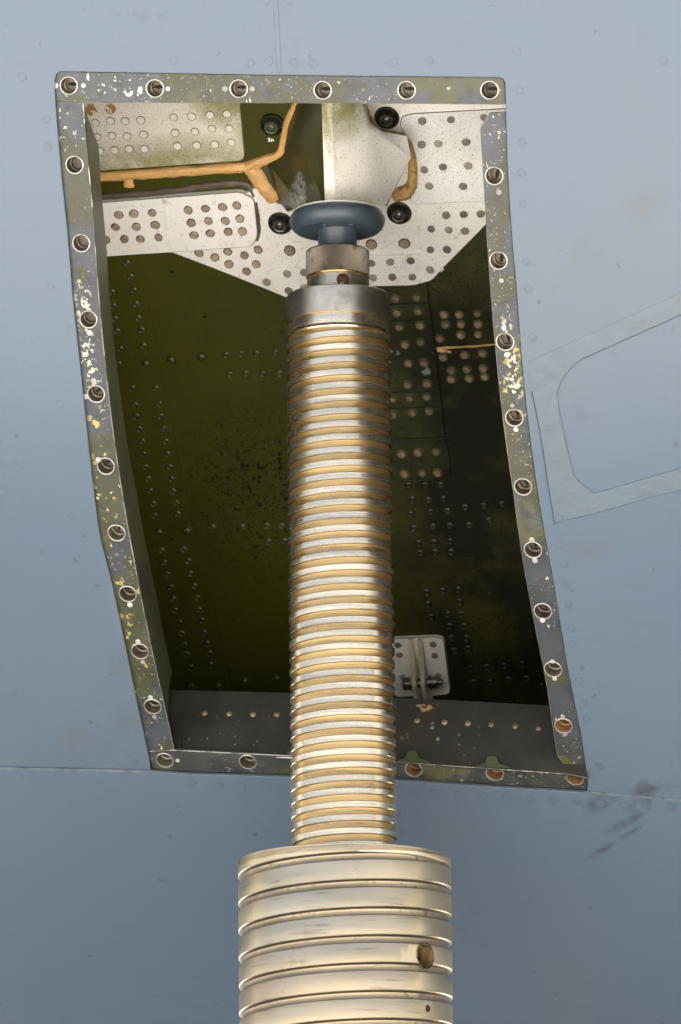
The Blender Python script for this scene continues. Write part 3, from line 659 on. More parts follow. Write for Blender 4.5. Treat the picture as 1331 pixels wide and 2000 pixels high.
# --- return flange on the left side of the frame
fl_in = [(168, 244), (193, 285), (198, 364), (208, 480), (213, 560), (219, 620), (229, 718), (250, 872), (267, 960), (275, 1010), (294, 1104), (316, 1215), (336, 1312), (324, 1346)]
mb = MB(); top_edge = [STRIP.hit(p) for p in spline(left_in, 4)]
ptsF = [fl_in[0]] + spline(fl_in[1:13], 4) + [fl_in[13]]
def lerp_along(pts, n):
    d = [0]
    for i in range(1, len(pts)): d.append(d[-1] + (Vector(pts[i]) - Vector(pts[i - 1])).length)
    out = []
    for k in range(n):
        t = d[-1] * k / (n - 1); i = max(j for j in range(len(d)) if d[j] <= t + 1e-9); i = min(i, len(pts) - 2)
        u = (t - d[i]) / max(1e-9, d[i + 1] - d[i]); out.append(tuple(Vector(pts[i]).lerp(Vector(pts[i + 1]), u)))
    return out
fi = [FLG.pt(FLG.hit(p)) for p in ptsF]
fo = []
ys = [p[1] for p in spline(left_in, 4)]
def at_y(pts, y):
    for i in range(len(pts) - 1):
        if pts[i][1] <= y <= pts[i + 1][1]:
            u = (y - pts[i][1]) / max(1e-9, pts[i + 1][1] - pts[i][1]); return (pts[i][0] + (pts[i + 1][0] - pts[i][0]) * u, y)
    return pts[0] if y < pts[0][1] else pts[-1]
li = spline(left_in, 4)
for p in ptsF: q = at_y(li, min(1455, p[1] + (10 if p[1] < 300 else 16 + (p[1] - 300) * .055))); fo.append(STRIP.pt(STRIP.hit(q), -.0034))
fo[0] = STRIP.pt(STRIP.hit((165, 215)), -.0034)
inner_off = AX * -.0022
vsF, fsF, miF = [], [], []
n = len(fi)
for ring in (fo, fi, [p + inner_off for p in fi], [p + inner_off for p in fo]): vsF += ring
for r_ in range(3):
    for i in range(n - 1): fsF.append((r_ * n + i, r_ * n + i + 1, (r_ + 1) * n + i + 1, (r_ + 1) * n + i)); miF.append(1 if r_ == 1 else 0)
raw('side_flange', vsF, fsF, ['flange_green', 'worn_edge'], miF, air, 25)

# --- inner sill along the lower edge
lip_o = [(322, 1347), (430, 1349), (566, 1353), (773, 1362), (920, 1369), (1075, 1378), (1120, 1381), (1150, 1520)] + [(p[0], p[1] + 3) for p in [(1108, 1509), (938, 1497), (775, 1486), (567, 1477.5), (340, 1464)]]
lip = plate('inner_sill', LIP, lip_o, -.002, .0, 'lip_dark', air, ch=.0005, edge='worn_edge')
plate('sill_gusset', LIP, [(326, 1352), (364, 1353), (360, 1410), (355, 1464), (341, 1463)], 0, .0014, 'lip_dark', air, ch=.0004)
lrp = disc('rivet', [(.0036, -.0004, 0), (.0035, .0008, 0), (.0025, .0016, 0), (.0012, .0019, 0)], ['bronze_rivet'], 14)
for p in C(180, 1000, 3.169, [(697, 1246), (850, 1250), (998, 1254), (1145, 1253)]) + C(740, 1000, 3.025, [(228, 1233), (390, 1243), (528, 1250), (665, 1256), (807, 1267), (946, 1277)]):
    copy_to(lrp, 'rivet', frame_matrix(LIP, LIP.hit(p), 0, .82), lip)

# --- the sloping back wall of the bay
bolts = [((532, 243), 'olive'), ((757, 227), 'black'), ((781, 413), 'black'), ((549, 433), 'black')]
BR = .0118
bh = [(WALL.hit(p), BR) for p, _ in bolts]
wa0, wa1, wb0, wb1 = -.52, .52, -.36, .75
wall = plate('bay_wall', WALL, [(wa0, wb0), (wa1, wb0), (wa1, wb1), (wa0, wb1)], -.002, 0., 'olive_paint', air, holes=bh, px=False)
def bolt_proto(cup, nut):
    n = 24; prof = [(BR, .004, 0), (BR - .0006, .0045, 0), (BR - .0014, .003, 0), (BR - .0014, -.006, 0), (BR - .0035, -.0068, 0), (BR - .0035, -.0105, 0), (.0064, -.0105, 0)]
    v, f, mi = lathe_data(prof, n)
    def ring(r, z, k, lobes=0): return [(r * (1 + (lobes and .05 * math.cos(12 * 2 * math.pi * j / k))) * math.cos(2 * math.pi * j / k), r * (1 + (lobes and .05 * math.cos(12 * 2 * math.pi * j / k))) * math.sin(2 * math.pi * j / k), z) for j in range(k)]
    k = 48; b = len(v); rs_ = [ring(.0082, -.0105, k), ring(.0082, -.008, k), ring(.0066, -.007, k, 1), ring(.0066, .0085, k, 1), ring(.0058, .0095, k), ring(.0046, .0092, k), ring(.0043, .0066, k), ring(.0038, .0066, k), ring(.0036, .0086, k), ring(.0022, .0094, k), ring(.0014, .0086, k)]
    for r_ in rs_: v += r_
    for i in range(len(rs_) - 1):
        for j in range(k): f.append((b + i * k + j, b + i * k + (j + 1) % k, b + (i + 1) * k + (j + 1) % k, b + (i + 1) * k + j)); mi.append(1)
    f.append(tuple(range(b + (len(rs_) - 1) * k, b + len(rs_) * k))); mi.append(1)
    return raw('bolt', v, f, [cup, nut], mi, False, 30)
bp_ = {'black': bolt_proto('black_cup', 'black_steel'), 'olive': bolt_proto('olive_cup', 'olive_steel')}
for p, k in bolts: copy_to(bp_[k], 'bolt', frame_matrix(WALL, WALL.hit(p), -.001 if k == 'olive' else .0008, 1.), wall)
# bay end walls and roof, closing the box round the opening
def quad_wall(name, pts, m): return raw(name, pts, [(0, 1, 2, 3)], [m], None, air, smooth=False)
wn = WALL.n
for a in (wa0 + .22, wa1 - .20):
    quad_wall('bay_end_wall', [WALL.pt((a, wb0), .0), WALL.pt((a, wb1), 0.), WALL.pt((a, wb1 - .12), .20), WALL.pt((a, wb0), .20)], 'olive_paint')

# white plates
gus = rounded([(330, 488), (430, 526), (505, 556), (560, 578), (600, 583), (640, 560), (720, 557), (812, 555), (846, 545), (865, 523), (950, 437), (1060, 330), (1060, 170), (640, 170), (640, 380), (545, 395), (500, 362), (330, 470)], [0, 0, 6, 8, 0, 0, 0, 18, 12, 8, 0, 0, 0, 0, 0, 0, 0, 0])
gh = [h for h in bh[1:]]
gusset = plate('gusset_plate', WALL, gus, .0002, .003, 'white_gusset', air, holes=gh, ch=.0007, edge='plate_edge')
ulp = plate('cover_plate', WALL, rounded([(120, 185), (469, 185), (480, 311), (120, 337)], [0, 0, 14, 0]), .0002, .003, 'white_sprayed', air, ch=.0006, edge='plate_edge')
llp = plate('cover_plate', WALL, rounded([(150, 393), (471, 368.5), (499, 382), (507, 458), (494, 476), (332, 488), (150, 500)], [0, 8, 10, 14, 8, 0, 0]), .0002, .0062, 'white_clean', air, ch=.0008, edge='plate_edge')
plate('strap', WALL, [(319, 381), (327, 380.5), (341, 486), (332, 487)], .0058, .0068, 'white_clean', llp, ch=.0004)
urp = plate('doubler_plate', WALL, rounded([(786, 224), (803, 218), (1060, 204), (1060, 384), (812, 396), (801, 388), (812, 352), (806, 290), (793, 262), (782, 240)], [4, 8, 0, 0, 8, 6, 6, 8, 8, 6]), .0028, .0043, 'grey_white', air, ch=.0007, edge='plate_edge', holes=())
lwp = plate('doubler_plate', WALL, rounded([(508, 555), (520, 530), (548, 519), (590, 511), (720, 497), (817, 495), (863, 523), (845, 544), (811, 554), (720, 556), (640, 559), (600, 582), (560, 577)], [4, 8, 6, 4, 0, 5, 5, 8, 12, 0, 0, 0, 6]), .0028, .0046, 'white_gusset', air, ch=.0009, edge='white_gusset')
raised = bead('pressed_ridge', WALL, [(700, 494), (760, 492), (815, 491), (838, 505), (866, 526)], .003, .0016, 'white_gusset', gusset, wob=.0, h0=.0028)

frp = disc('rivet', [(.0044, -.0002, 1), (.0044, .00035, 1), (.0039, .0003, 1), (.0038, .0007, 0), (.003, .0009, 0), (.0015, .00095, 0)], ['flush_rivet', 'rivet_gap'], 20)
for p in C(80, 120, 2.662, [(287, 311), (365, 301), (443, 302), (523, 297), (297, 385), (373, 378), (453, 380), (538, 372), (310, 458), (387, 454), (463, 446), (543, 447),
                            (694, 283), (787, 278), (883, 271), (971, 265), (702, 363), (804, 357), (893, 341), (983, 342), (713, 432), (814, 428), (906, 424), (994, 412)]):
    copy_to(frp, 'rivet', frame_matrix(WALL, WALL.hit(p), .003, random.uniform(.94, 1.03), random.uniform(0, 6)), ulp)
def ragged(proto_name, mats, seed, dirt=.0050, head=.0040, hz=.0022):
    rnd = random.Random(seed); n = 20; v, f, mi = [], [], []
    rag = [dirt * (1 + .03 * math.sin(k * .63 + seed) + .025 * math.sin(k * 1.57 + 2 * seed) + rnd.uniform(-.02, .02)) for k in range(n)]
    prof = [(None, .0001, 1), (None, .00035, 1), (head * 1.06, .0005, 0), (head, hz * .75, 0), (head * .86, hz, 0), (head * .66, hz, 0), (head * .60, hz * .72, 0), (head * .3, hz * .72, 0)]
    for r, z, _ in prof:
        for k in range(n): t = 2 * math.pi * k / n; rr = rag[k] if r is None else r; v.append((rr * math.cos(t), rr * math.sin(t), z))
    for i in range(len(prof) - 1):
        for k in range(n): f.append((i * n + k, i * n + (k + 1) % n, (i + 1) * n + (k + 1) % n, (i + 1) * n + k)); mi.append(prof[i][2])
    f.append(tuple(range((len(prof) - 1) * n, len(prof) * n))); mi.append(0)
    return raw(proto_name, v, f, mats, mi, False, 30)
brp = [ragged('rivet', ['brown_rivet', 'rivet_dirt'], s) for s in range(5)]
for p in C(80, 120, 2.662, [(412, 782), (490, 775), (585, 771), (394, 845), (503, 843), (601, 834), (345, 912), (441, 907), (523, 907), (618, 899),
                            (772, 757), (862, 749), (951, 741), (1025, 733), (787, 823), (877, 813), (965, 813), (1041, 801), (802, 887), (887, 877), (980, 869), (1054, 867)]):
    copy_to(random.choice(brp), 'rivet', frame_matrix(WALL, WALL.hit(p), .0062, random.uniform(.86, .97), random.uniform(0, 6)), llp)
for p in C(80, 120, 2.662, [(825, 987), (908, 1011), (975, 981), (1062, 1000), (1133, 971), (981, 1046), (1123, 1046), (1073, 1083)]):
    copy_to(random.choice(brp), 'rivet', frame_matrix(WALL, WALL.hit(p), .003, random.uniform(.86, .95), random.uniform(0, 6)), gusset)
for p in C(540, 120, 2.662, [(73, 975), (669, 938), (497, 943)]):
    copy_to(random.choice(brp), 'rivet', frame_matrix(WALL, WALL.hit(p), .003, 1.18, random.uniform(0, 6)), gusset)
grp = [ragged('rivet', ['grey_rivet', 'rivet_dirt'], 20 + s, .0044, .0040, .0009) for s in range(4)]
for p in C(540, 120, 2.662, [(762, 299), (911, 292), (1084, 280), (759, 421), (846, 416), (990, 408), (773, 552), (870, 537), (1001, 531), (798, 637), (974, 638)]):
    copy_to(random.choice(grp), 'rivet', frame_matrix(WALL, WALL.hit(p), .0043, random.uniform(.88, .98), random.uniform(0, 6)), urp)
for p in C(540, 120, 2.662, [(886, 792), (977, 788), (1065, 785), (808, 863), (899, 869), (983, 874), (804, 971), (890, 970)]):
    copy_to(random.choice(grp), 'rivet', frame_matrix(WALL, WALL.hit(p), .003, random.uniform(.88, .98), random.uniform(0, 6)), gusset)
for p in C(540, 120, 2.662, [(498, 1037), (596, 1030), (703, 1024), (804, 1071), (507, 1113), (607, 1109), (711, 1109), (60, 1092), (150, 1085), (-45, 1135), (68, 1180), (150, 1165)]):
    copy_to(random.choice(grp), 'rivet', frame_matrix(WALL, WALL.hit(p), .0046, random.uniform(.88, .98), random.uniform(0, 6)), lwp)

# stamped figures on the left plate
def engrave(body, p0, p1, size, m, parent, h, off=-.00012):
    cu = bpy.data.curves.new('t', 'FONT'); cu.body = body; cu.size = size; cu.align_x = 'LEFT'; cu.resolution_u = 2; cu.offset = off
    to = bpy.data.objects.new('t', cu); sc.collection.objects.link(to); bpy.context.view_layer.update()
    me = bpy.data.meshes.new_from_object(to); bpy.data.objects.remove(to)
    a, b = Vector(WALL.hit(p0)), Vector(WALL.hit(p1)); t = (b - a).normalized(); up = Vector((t.y, -t.x))
    wid = max(v.co.x for v in me.vertices); k = (b - a).length / wid
    for v in me.vertices: q = a + t * (v.co.x * k) + up * v.co.y; v.co = WALL.pt(q, h)
    me.materials.append(MATS[m]); me.name = 'stamped_number'
    return link(bpy.data.objects.new('stamped_number', me), parent)
mat('stamp_ink', (.50, .47, .40), .6)
mat('mark_white', (.8, .8, .77), .6)
engrave('9GK3K  6G1/GS7', (232, 402), (322, 393), .0042, 'stamp_ink', llp, .00628)
engrave('2n', (524, 276), (536, 275.5), .0052, 'mark_white', wall, .0003, .00025)

# --- jack fitting boss cast on the wall
def BV(p, h): return WALL.hit3(p, h)
bv = dict(a0=BV((583, 180), 0), a1=BV((562, 240), 0), a2=BV((552, 290), 0), a3=BV((520, 312), 0), a4=BV((497, 322), 0), a5=BV((545, 394), .004), a6=BV((562, 414), .012),
          b0=BV((572, 256), .016), b1=BV((588, 404), .055), r0=BV((628, 180), .085), r1=BV((635, 398), .092), s0=BV((646, 180), .088), s1=BV((653, 398), .095),
          t0=BV((720, 250), .056), t1=BV((710, 399), .068), u0=BV((705, 180), .058), u1=BV((722, 240), .046), u2=BV((745, 257), .038), u3=BV((795, 266), .028), u4=BV((803, 308), .022), u5=BV((752, 402), .040), u6=BV((803, 306), -.001), u7=BV((757, 404), -.001), w0=BV((708, 178), -.001), w1=BV((724, 238), -.001), w2=BV((747, 255), -.001), w3=BV((796, 264), -.001))
names = list(bv); ix = {k: i for i, k in enumerate(names)}
fcs = [('a1', 'a2', 'b0'), ('a2', 'b1', 'b0'), ('a2', 'a3', 'b1'), ('a3', 'a4', 'a5'), ('a3', 'a5', 'b1'), ('a5', 'a6', 'b1'), ('a0', 'a1', 'b0', 'r0'), ('b0', 'b1', 'r1', 'r0'), ('r0', 'r1', 's1', 's0'), ('s0', 's1', 't1', 't0', 'u0'), ('u0', 't0', 'u1'), ('t0', 'u2', 'u1'), ('t0', 't1', 'u5', 'u4'), ('t0', 'u4', 'u3', 'u2'), ('u4', 'u5', 'u7', 'u6'), ('u0', 'u1', 'w1', 'w0'), ('u1', 'u2', 'w2', 'w1'), ('u2', 'u3', 'w3', 'w2'), ('u3', 'u4', 'u6', 'w3')]
mi_ = [1, 1, 1, 1, 1, 1, 1, 1, 0, 0, 0, 0, 0, 0, 0, 0, 0, 0, 0]
bvv = [bv[k] for k in names]; fl = [tuple(ix[k] for k in f) for f in fcs]
bott = ['a6', 'b1', 'r1', 's1', 't1', 'u5']; base = len(bvv)
bvv += [WALL.pt(((bv[k] - WALL.o).dot(WALL.a), (bv[k] - WALL.o).dot(WALL.b) - .02), 0) for k in bott]
for i in range(len(bott) - 1): fl.append((ix[bott[i]], base + i, base + i + 1, ix[bott[i + 1]])); mi_.append(0)
me = bpy.data.meshes.new('jack_fitting'); me.from_pydata([tuple(v) for v in bvv], [], fl)
for m in ('white_boss', 'boss_olive'): me.materials.append(MATS[m])
me.polygons.foreach_set('material_index', mi_)
bm = bmesh.new(); bm.from_mesh(me); bmesh.ops.recalc_face_normals(bm, faces=bm.faces)
bmesh.ops.bevel(bm, geom=[e for e in bm.edges if len(e.link_faces) == 2 and all(f.material_index == 0 for f in e.link_faces) and all((v.co - WALL.o).dot(WALL.n) > .03 for v in e.verts)], offset=.0022, segments=3, affect='EDGES', profile=.5, clamp_overlap=True)
bmesh.ops.triangulate(bm, faces=[f for f in bm.faces if len(f.verts) > 4]); bm.to_mesh(me); bm.free()
me.polygons.foreach_set('use_smooth', [True] * len(me.polygons))
fit = link(bpy.data.objects.new('jack_fitting', me), air); sharp(fit, 40)

# --- sealant
P1 = [(185, 345.5), (197, 344.5), (265, 340), (340, 335), (420, 330), (470, 326), (492, 325)]
bead('sealant_bead', WALL, P1, .0052, .005, 'sealant_peach', air, .20, .0002, 1)
bead('sealant_bead', WALL, [(480, 327, .006), (497, 321, .0055), (515, 313, .005), (545, 302, .0046), (553, 285, .0044), (557, 262, .0042), (562, 240, .0042), (570, 222, .0042), (581, 200, .0042), (586, 185, .004)], .0045, .005, 'sealant_peach', air, .22, .0002, 2)
bead('sealant_bead', WALL, [(482, 326, .005), (496, 337, .008), (512, 358, .0085), (528, 378, .0085), (541, 392, .006)], .0075, .005, 'sealant_peach', air, .20, .0002, 3)
bead('sealant_bead', WALL, [(250, 343, .005), (251, 352, .005), (252, 366, .0055)], .0055, .003, 'sealant_peach', air, .15, .0004, 4)
bead('sealant_bead', WALL, [(190, 384), (205, 383), (265, 379), (330, 373), (380, 366), (420, 360), (460, 357), (482, 361), (494, 372), (497, 383)], .0036, .003, 'sealant_brown', air, .16, .0004, 5)
bead('sealant_bead', WALL, [(500, 392, .002), (503, 420, .0028), (506, 448, .0024), (503, 468, .001)], .0028, .003, 'sealant_brown', air, .3, .003, 6)
bead('sealant_bead', WALL, [(703, 190), (712, 205), (718, 225), (729, 245), (745, 255), (770, 259), (790, 266), (801, 280), (806, 302), (808, 322), (808, 345), (802, 364), (788, 374), (768, 378)], .0042, .006, 'sealant_ochre', air, .28, .004, 7)
bead('sealant_bead', WALL, [(806, 320, .003), (807, 352, .005), (792, 372, .0085), (768, 381, .004)], .0055, .006, 'sealant_ochre', air, .25, .003, 8)
bead('sealant_smear', WALL, C(720, 540, 3.3275, [(440, 466, .0012), (500, 463, .0014), (600, 458, .0009), (700, 452, .0011), (830, 440, .0007)]), .0012, .0004, 'sealant_ochre', air, .4, .0002, 9)
bead('sealant_smear', WALL, C(720, 540, 3.3275, [(445, 482, .0012), (490, 483, .0018), (540, 492, .0008)]), .0016, .0006, 'sealant_ochre', air, .5, .0002, 10)

# --- olive sheet overlays with their rivets
seam = [(272, 492), (286, 560), (305, 665), (325, 767), (343, 850), (359, 921), (389, 1060), (407, 1136), (430, 1235), (445, 1300), (460, 1370)]
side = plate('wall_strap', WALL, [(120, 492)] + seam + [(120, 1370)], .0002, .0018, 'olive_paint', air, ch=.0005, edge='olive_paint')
E4 = lambda pts: C(720, 540, 3.3275, pts)
edge_r = [(382, 0), (398, 160), (412, 272), (440, 480), (466, 738), (482, 843), (503, 1045), (533, 1180), (528, 1290)]
xl = -60
strap_list = [([(xl, 0), (382, 0), (397, 160), (xl, 168)], .0045), ([(xl, 174), (398, 166), (411, 268), (xl, 276)], .0040), ([(xl, 281), (412, 273), (440, 480), (465, 734), (xl, 746)], .0036),
              ([(xl, 751), (466, 739), (481, 838), (xl, 852)], .0030), ([(xl, 857), (482, 843), (503, 1040), (xl, 1052)], .0026), ([(xl, 1056), (503, 1045), (534, 1190), (530, 1300), (500, 1318), (xl, 1330)], .0022)]
straps = [plate('wall_strap', WALL, E4(o), .0002, hh, 'olive_panel', air, ch=.0006, edge='shaded_rivet') for o, hh in strap_list]
orp = disc('rivet', [(.0042, -.0004, 0), (.0040, .0004, 0), (.0034, .0010, 0), (.0026, .0013, 0), (.0020, .0009, 0), (.001, .0009, 0)], ['olive_rivet'], 16)
odp = disc('rivet', [(.0052, -.0004, 0), (.0050, .0008, 0), (.0042, .0022, 0), (.003, .0031, 0), (.0014, .0035, 0)], ['olive_rivet'], 18)
left_r = C(100, 560, 2.662, [(325, 97), (333, 163), (345, 227), (362, 318), (352, 398), (423, 523), (439, 610), (444, 670), (460, 735), (475, 800), (483, 867), (493, 932), (508, 994), (517, 1056), (533, 1123), (541, 1186),
        (432, 15), (443, 86), (456, 158), (472, 221), (484, 303), (546, 525), (566, 605), (572, 670), (586, 735), (598, 800), (609, 867), (617, 932), (628, 995), (636, 1060), (652, 1118), (660, 1178)]) + \
    C(80, 120, 2.662, [(450, 1045), (468, 1115), (485, 1187), (370, 1195)]) + \
    C(180, 1000, 3.169, [(432, 232), (570, 226), (448, 308), (600, 298), (470, 384), (612, 376), (490, 460), (637, 453), (505, 535), (652, 526), (517, 604), (666, 600), (543, 679), (682, 668), (555, 747), (697, 742), (574, 817), (713, 810), (587, 876), (728, 872), (612, 956), (738, 943)])
for p in left_r: copy_to(orp, 'rivet', frame_matrix(WALL, WALL.hit(p), .0018, random.uniform(.9, 1.02)), side)
mid_small = C(100, 560, 2.662, [(910, 356), (990, 350), (1070, 348), (1168, 343), (931, 457), (1015, 453), (1102, 453), (1190, 453), (1123, 1243), (1198, 1243)]) + C(180, 1000, 3.169, [(1092, 185), (1190, 180)])
for p in mid_small: copy_to(orp, 'rivet', frame_matrix(WALL, WALL.hit(p), 0, 1.0), wall)
for p in C(100, 560, 2.662, [(627, 380), (783, 364), (843, 1248), (996, 1245)]) + C(180, 1000, 3.169, [(945, 1050), (1145, 1032)]): copy_to(odp, 'rivet', frame_matrix(WALL, WALL.hit(p), 0, 1.0), wall)
for p in C(100, 560, 2.662, [(496, 392), (563, 1270), (710, 1262)]) + C(180, 1000, 3.169, [(785, 1070), (615, 1075)]): copy_to(odp, 'rivet', frame_matrix(WALL, WALL.hit(p), .0018, .95), side)
zrp = [ragged('rivet', ['bronze_rivet', 'olive_rivet'], 40 + s, .0054, .0037, .0026) for s in range(4)]
dark_r = E4([(183, 127), (318, 120), (190, 220), (327, 212), (205, 314), (341, 305), (242, 430), (342, 413), (264, 553), (365, 548), (260, 690), (385, 683), (158, 788), (272, 779), (383, 772), (163, 887), (289, 875), (397, 867), (220, 1145), (325, 1135), (443, 1133), (236, 1275), (352, 1270), (452, 1268)])
tops = [0, 0, 1, 1, 2, 2, 2, 2, 2, 2, 2, 2, 3, 3, 3, 4, 4, 4, 5, 5, 5, 5, 5, 5]
for p, k in zip(dark_r, tops): copy_to(random.choice(zrp), 'rivet', frame_matrix(WALL, WALL.hit(p), strap_list[k][1], random.uniform(.9, 1.05), random.uniform(0, 6)), straps[k])
wall_b = E4([(493, 248), (590, 248), (709, 240), (502, 312), (602, 310), (713, 310), (464, 402), (600, 380), (714, 377), (487, 523), (626, 510), (743, 500), (539, 610), (640, 603), (746, 597), (540, 668), (656, 662), (756, 652)])
for p in wall_b: copy_to(random.choice(zrp), 'rivet', frame_matrix(WALL, WALL.hit(p), 0, random.uniform(.85, 1.0), random.uniform(0, 6)), wall)
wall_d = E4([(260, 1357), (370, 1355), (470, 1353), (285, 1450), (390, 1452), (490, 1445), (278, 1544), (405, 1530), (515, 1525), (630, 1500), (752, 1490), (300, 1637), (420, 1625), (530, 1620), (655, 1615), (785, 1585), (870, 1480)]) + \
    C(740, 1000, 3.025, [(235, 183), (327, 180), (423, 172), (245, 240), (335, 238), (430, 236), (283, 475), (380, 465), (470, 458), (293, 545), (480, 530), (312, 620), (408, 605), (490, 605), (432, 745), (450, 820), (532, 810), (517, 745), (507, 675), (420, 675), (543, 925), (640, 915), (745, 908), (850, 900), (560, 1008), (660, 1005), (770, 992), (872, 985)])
srp2 = disc('rivet', [(.0042, -.0004, 0), (.0040, .0004, 0), (.0034, .0010, 0), (.0026, .0013, 0), (.0020, .0009, 0), (.001, .0009, 0)], ['shaded_rivet'], 16)
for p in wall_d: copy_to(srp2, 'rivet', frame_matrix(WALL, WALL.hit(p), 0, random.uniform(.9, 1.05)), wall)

# --- small white lug bracket low on the wall
BK = lambda pts: C(750, 1220, 8.873, pts)
brk = plate('lug_bracket', WALL, rounded(BK([(60, 205), (900, 172), (1050, 200), (1165, 1110), (1130, 1180), (900, 1200), (230, 1225), (150, 1150)]), [3, 4, 8, 4, 6, 0, 6, 6]), .0002, .004, 'white_gusset', air, ch=.0008, edge='plate_edge')
for x0, x1, y0, y1 in ((455, 490, 195, 1255), (612, 660, 200, 1255)):
    (p0,), (p1,) = BK([(x0, y0)]), BK([(x1, y1)])
    a0, a1 = WALL.hit(p0), WALL.hit(p1); am = a0[0] + .001; lw = .0042
    prof = [(a0[1], .004), (a0[1], .0055), (a0[1] + .02, .013), (a1[1] - .03, .027), (a1[1] - .012, .029), (a1[1], .022), (a1[1] + .004, .010), (a1[1] + .004, .0)]
    v = [WALL.pt((am + s_, b), h) for s_ in (-lw / 2, lw / 2) for b, h in prof]; k = len(prof)
    f = [tuple(range(k)), tuple(range(k, 2 * k))] + [(i, (i + 1) % k, k + (i + 1) % k, k + i) for i in range(k)]
    raw('lug', v, f, ['grey_white', 'lug_edge'], [0, 0] + [1] * k, brk, smooth=False)
pb = WALL.hit(BK([(640, 1060)])[0])
M_ = Matrix.Translation(WALL.hit3(BK([(640, 1010)])[0], .016)) @ WALL.a.to_track_quat('Z', 'Y').to_matrix().to_4x4()
v, f, mi = lathe_data([(.0002, -.018), (.0062, -.018), (.0066, -.017), (.0066, -.0115), (.0045, -.0115), (.0045, .009), (.0072, .009), (.0072, .0105), (.0062, .0108), (.0060, .018), (.0034, .0185), (.0032, .0225), (.0002, .0225)], 6 * 4)
raw('pivot_bolt', [M_ @ Vector(q) for q in v], f, ['black_steel'], None, brk, 30)
for p in BK([(255, 320), (285, 490), (865, 308), (893, 502), (950, 850), (340, 872)]): copy_to(random.choice(grp), 'rivet', frame_matrix(WALL, WALL.hit(p), .004, .8), brk)

# ================================================================== JACK
GZ = -3.05
jack = thing('aircraft_jack', 'tall threaded steel jack column rising into the open bay', 'jack', (0, 0, GZ))
Z = zfront
RS, RG, PIT = .0502, .0480, .0127
zc0, zc1 = Z(606, .0497), Z(553.5, .0497)
def thread(name, z0, z1, pitch, prof, zref, mats, parent, N=128, ang=28):
    """prof: (height inside one pitch, radius, slot of the band above it); a true right-hand helix, cut square at both ends"""
    k0 = math.floor((z0 - zref) / pitch) - 2; k1 = math.ceil((z1 - zref) / pitch) + 2
    rows = [(o, r, m) for o, r, m in prof] + [(pitch, prof[0][1], 0)]; K = len(rows); steps = (k1 - k0) * N
    vs_, fs, mi = [], [], []
    for s_ in range(steps + 1):
        th = 2 * math.pi * s_ / N - math.pi / 2; zb = zref + k0 * pitch + pitch * s_ / N
        for o, r, _ in rows: vs_.append((r * math.cos(th), r * math.sin(th), min(z1, max(z0, zb + o))))
    for s_ in range(steps):
        for i in range(K - 1):
            q = (s_ * K + i, (s_ + 1) * K + i, (s_ + 1) * K + i + 1, s_ * K + i + 1)
            zz = [vs_[j][2] for j in q]
            if max(zz) - min(zz) < 1e-7 and (zz[0] <= z0 + 1e-7 or zz[0] >= z1 - 1e-7): continue
            fs.append(q); mi.append(rows[i][2])
    return raw(name, vs_, fs, mats, mi, parent, ang)
zs1 = Z(633, RS); zt = Z(1646, .1)
zl = Z(1499, RS)                       # underside of one thread land at the front
thread('lifting_screw', zt - .06, zs1, PIT, [(0, RG, 2), (.0002, RS - .0005, 0), (.0007, RS, 0), (.0058, RS, 0), (.0063, RS - .0004, 1), (.0069, RG + .0002, 1), (.0075, RG, 1), (.0119, RG, 1)], zl, ['steel_land', 'brass_groove', 'dark_flank'], jack)
lathe('relief_ring', [(.02, zs1 - .001, 0), (RS - .0012, zs1 - .001, 0), (RS - .0010, zs1 - .0002, 2), (RS - .0030, zs1 + .0002, 2), (RS - .0030, zs1 + .0018, 0), (RS - .0016, zs1 + .0026, 0), (RS - .0016, zc0 - .0015, 1), (RS - .003, zc0 - .001, 1), (RS - .003, zc0 + .001, 0)], ['steel_land', 'brass_groove', 'dark_flank'], jack, 128)
lathe('top_collar', [(.03, zc0, 0), (.0490, zc0, 0), (.0497, zc0 + .0008, 0), (.0497, zc1 - .0010, 0), (.0488, zc1, 0), (.02, zc1, 0)], ['collar_steel'], jack, 128)
RK = .0306
zk0, zk1, zr0 = Z(527, RK), Z(474, RK), zc1 - .001
# plain ring with a cross hole
def bored_ring(name, r, z0, z1, hole_c, hole_r, mats, parent, depth=.012, n=96, tx=0., bw=.0006):
    v, f, mi = lathe_data([(r * .5, z0, 0), (r - bw, z0, 0), (r, z0 + bw, 0), (r, z1 - bw, 0), (r - bw, z1, 0), (r * .5, z1, 0)], n)
    ob = raw(name, v, f, mats, mi, parent); return ob
def tube_cut(ob, centre, direction, r, depth, mat_name):
    """drill a round hole: boolean with a temporary drill body"""
    bm = bmesh.new(); bmesh.ops.create_cone(bm, cap_ends=True, segments=28, radius1=r, radius2=r, depth=depth * 2)
    q = Vector(direction).to_track_quat('Z', 'Y').to_matrix().to_4x4(); bmesh.ops.transform(bm, matrix=Matrix.Translation(centre) @ q, verts=bm.verts)
    me = bpy.data.meshes.new('drill'); bm.to_mesh(me); bm.free(); me.materials.append(MATS[mat_name])
    dr = bpy.data.objects.new('drill', me); sc.collection.objects.link(dr)
    md = ob.modifiers.new('drill', 'BOOLEAN'); md.operation = 'DIFFERENCE'; md.object = dr; md.solver = 'EXACT'; md.material_mode = 'TRANSFER'
    bpy.context.view_layer.update(); dg = bpy.context.evaluated_depsgraph_get()
    new = bpy.data.meshes.new_from_object(ob.evaluated_get(dg), preserve_all_data_layers=True, depsgraph=dg)
    ob.modifiers.clear(); ob.data = new; bpy.data.objects.remove(dr); sharp(ob, 32)
def solid(name, prof, mats, parent, n=96):
    v, f, mi = lathe_data(prof, n); f.append(tuple(range(n))); mi.append(0); f.append(tuple(range((len(prof) - 1) * n, len(prof) * n))); mi.append(0)
    return raw(name, v, f, mats, mi, parent)
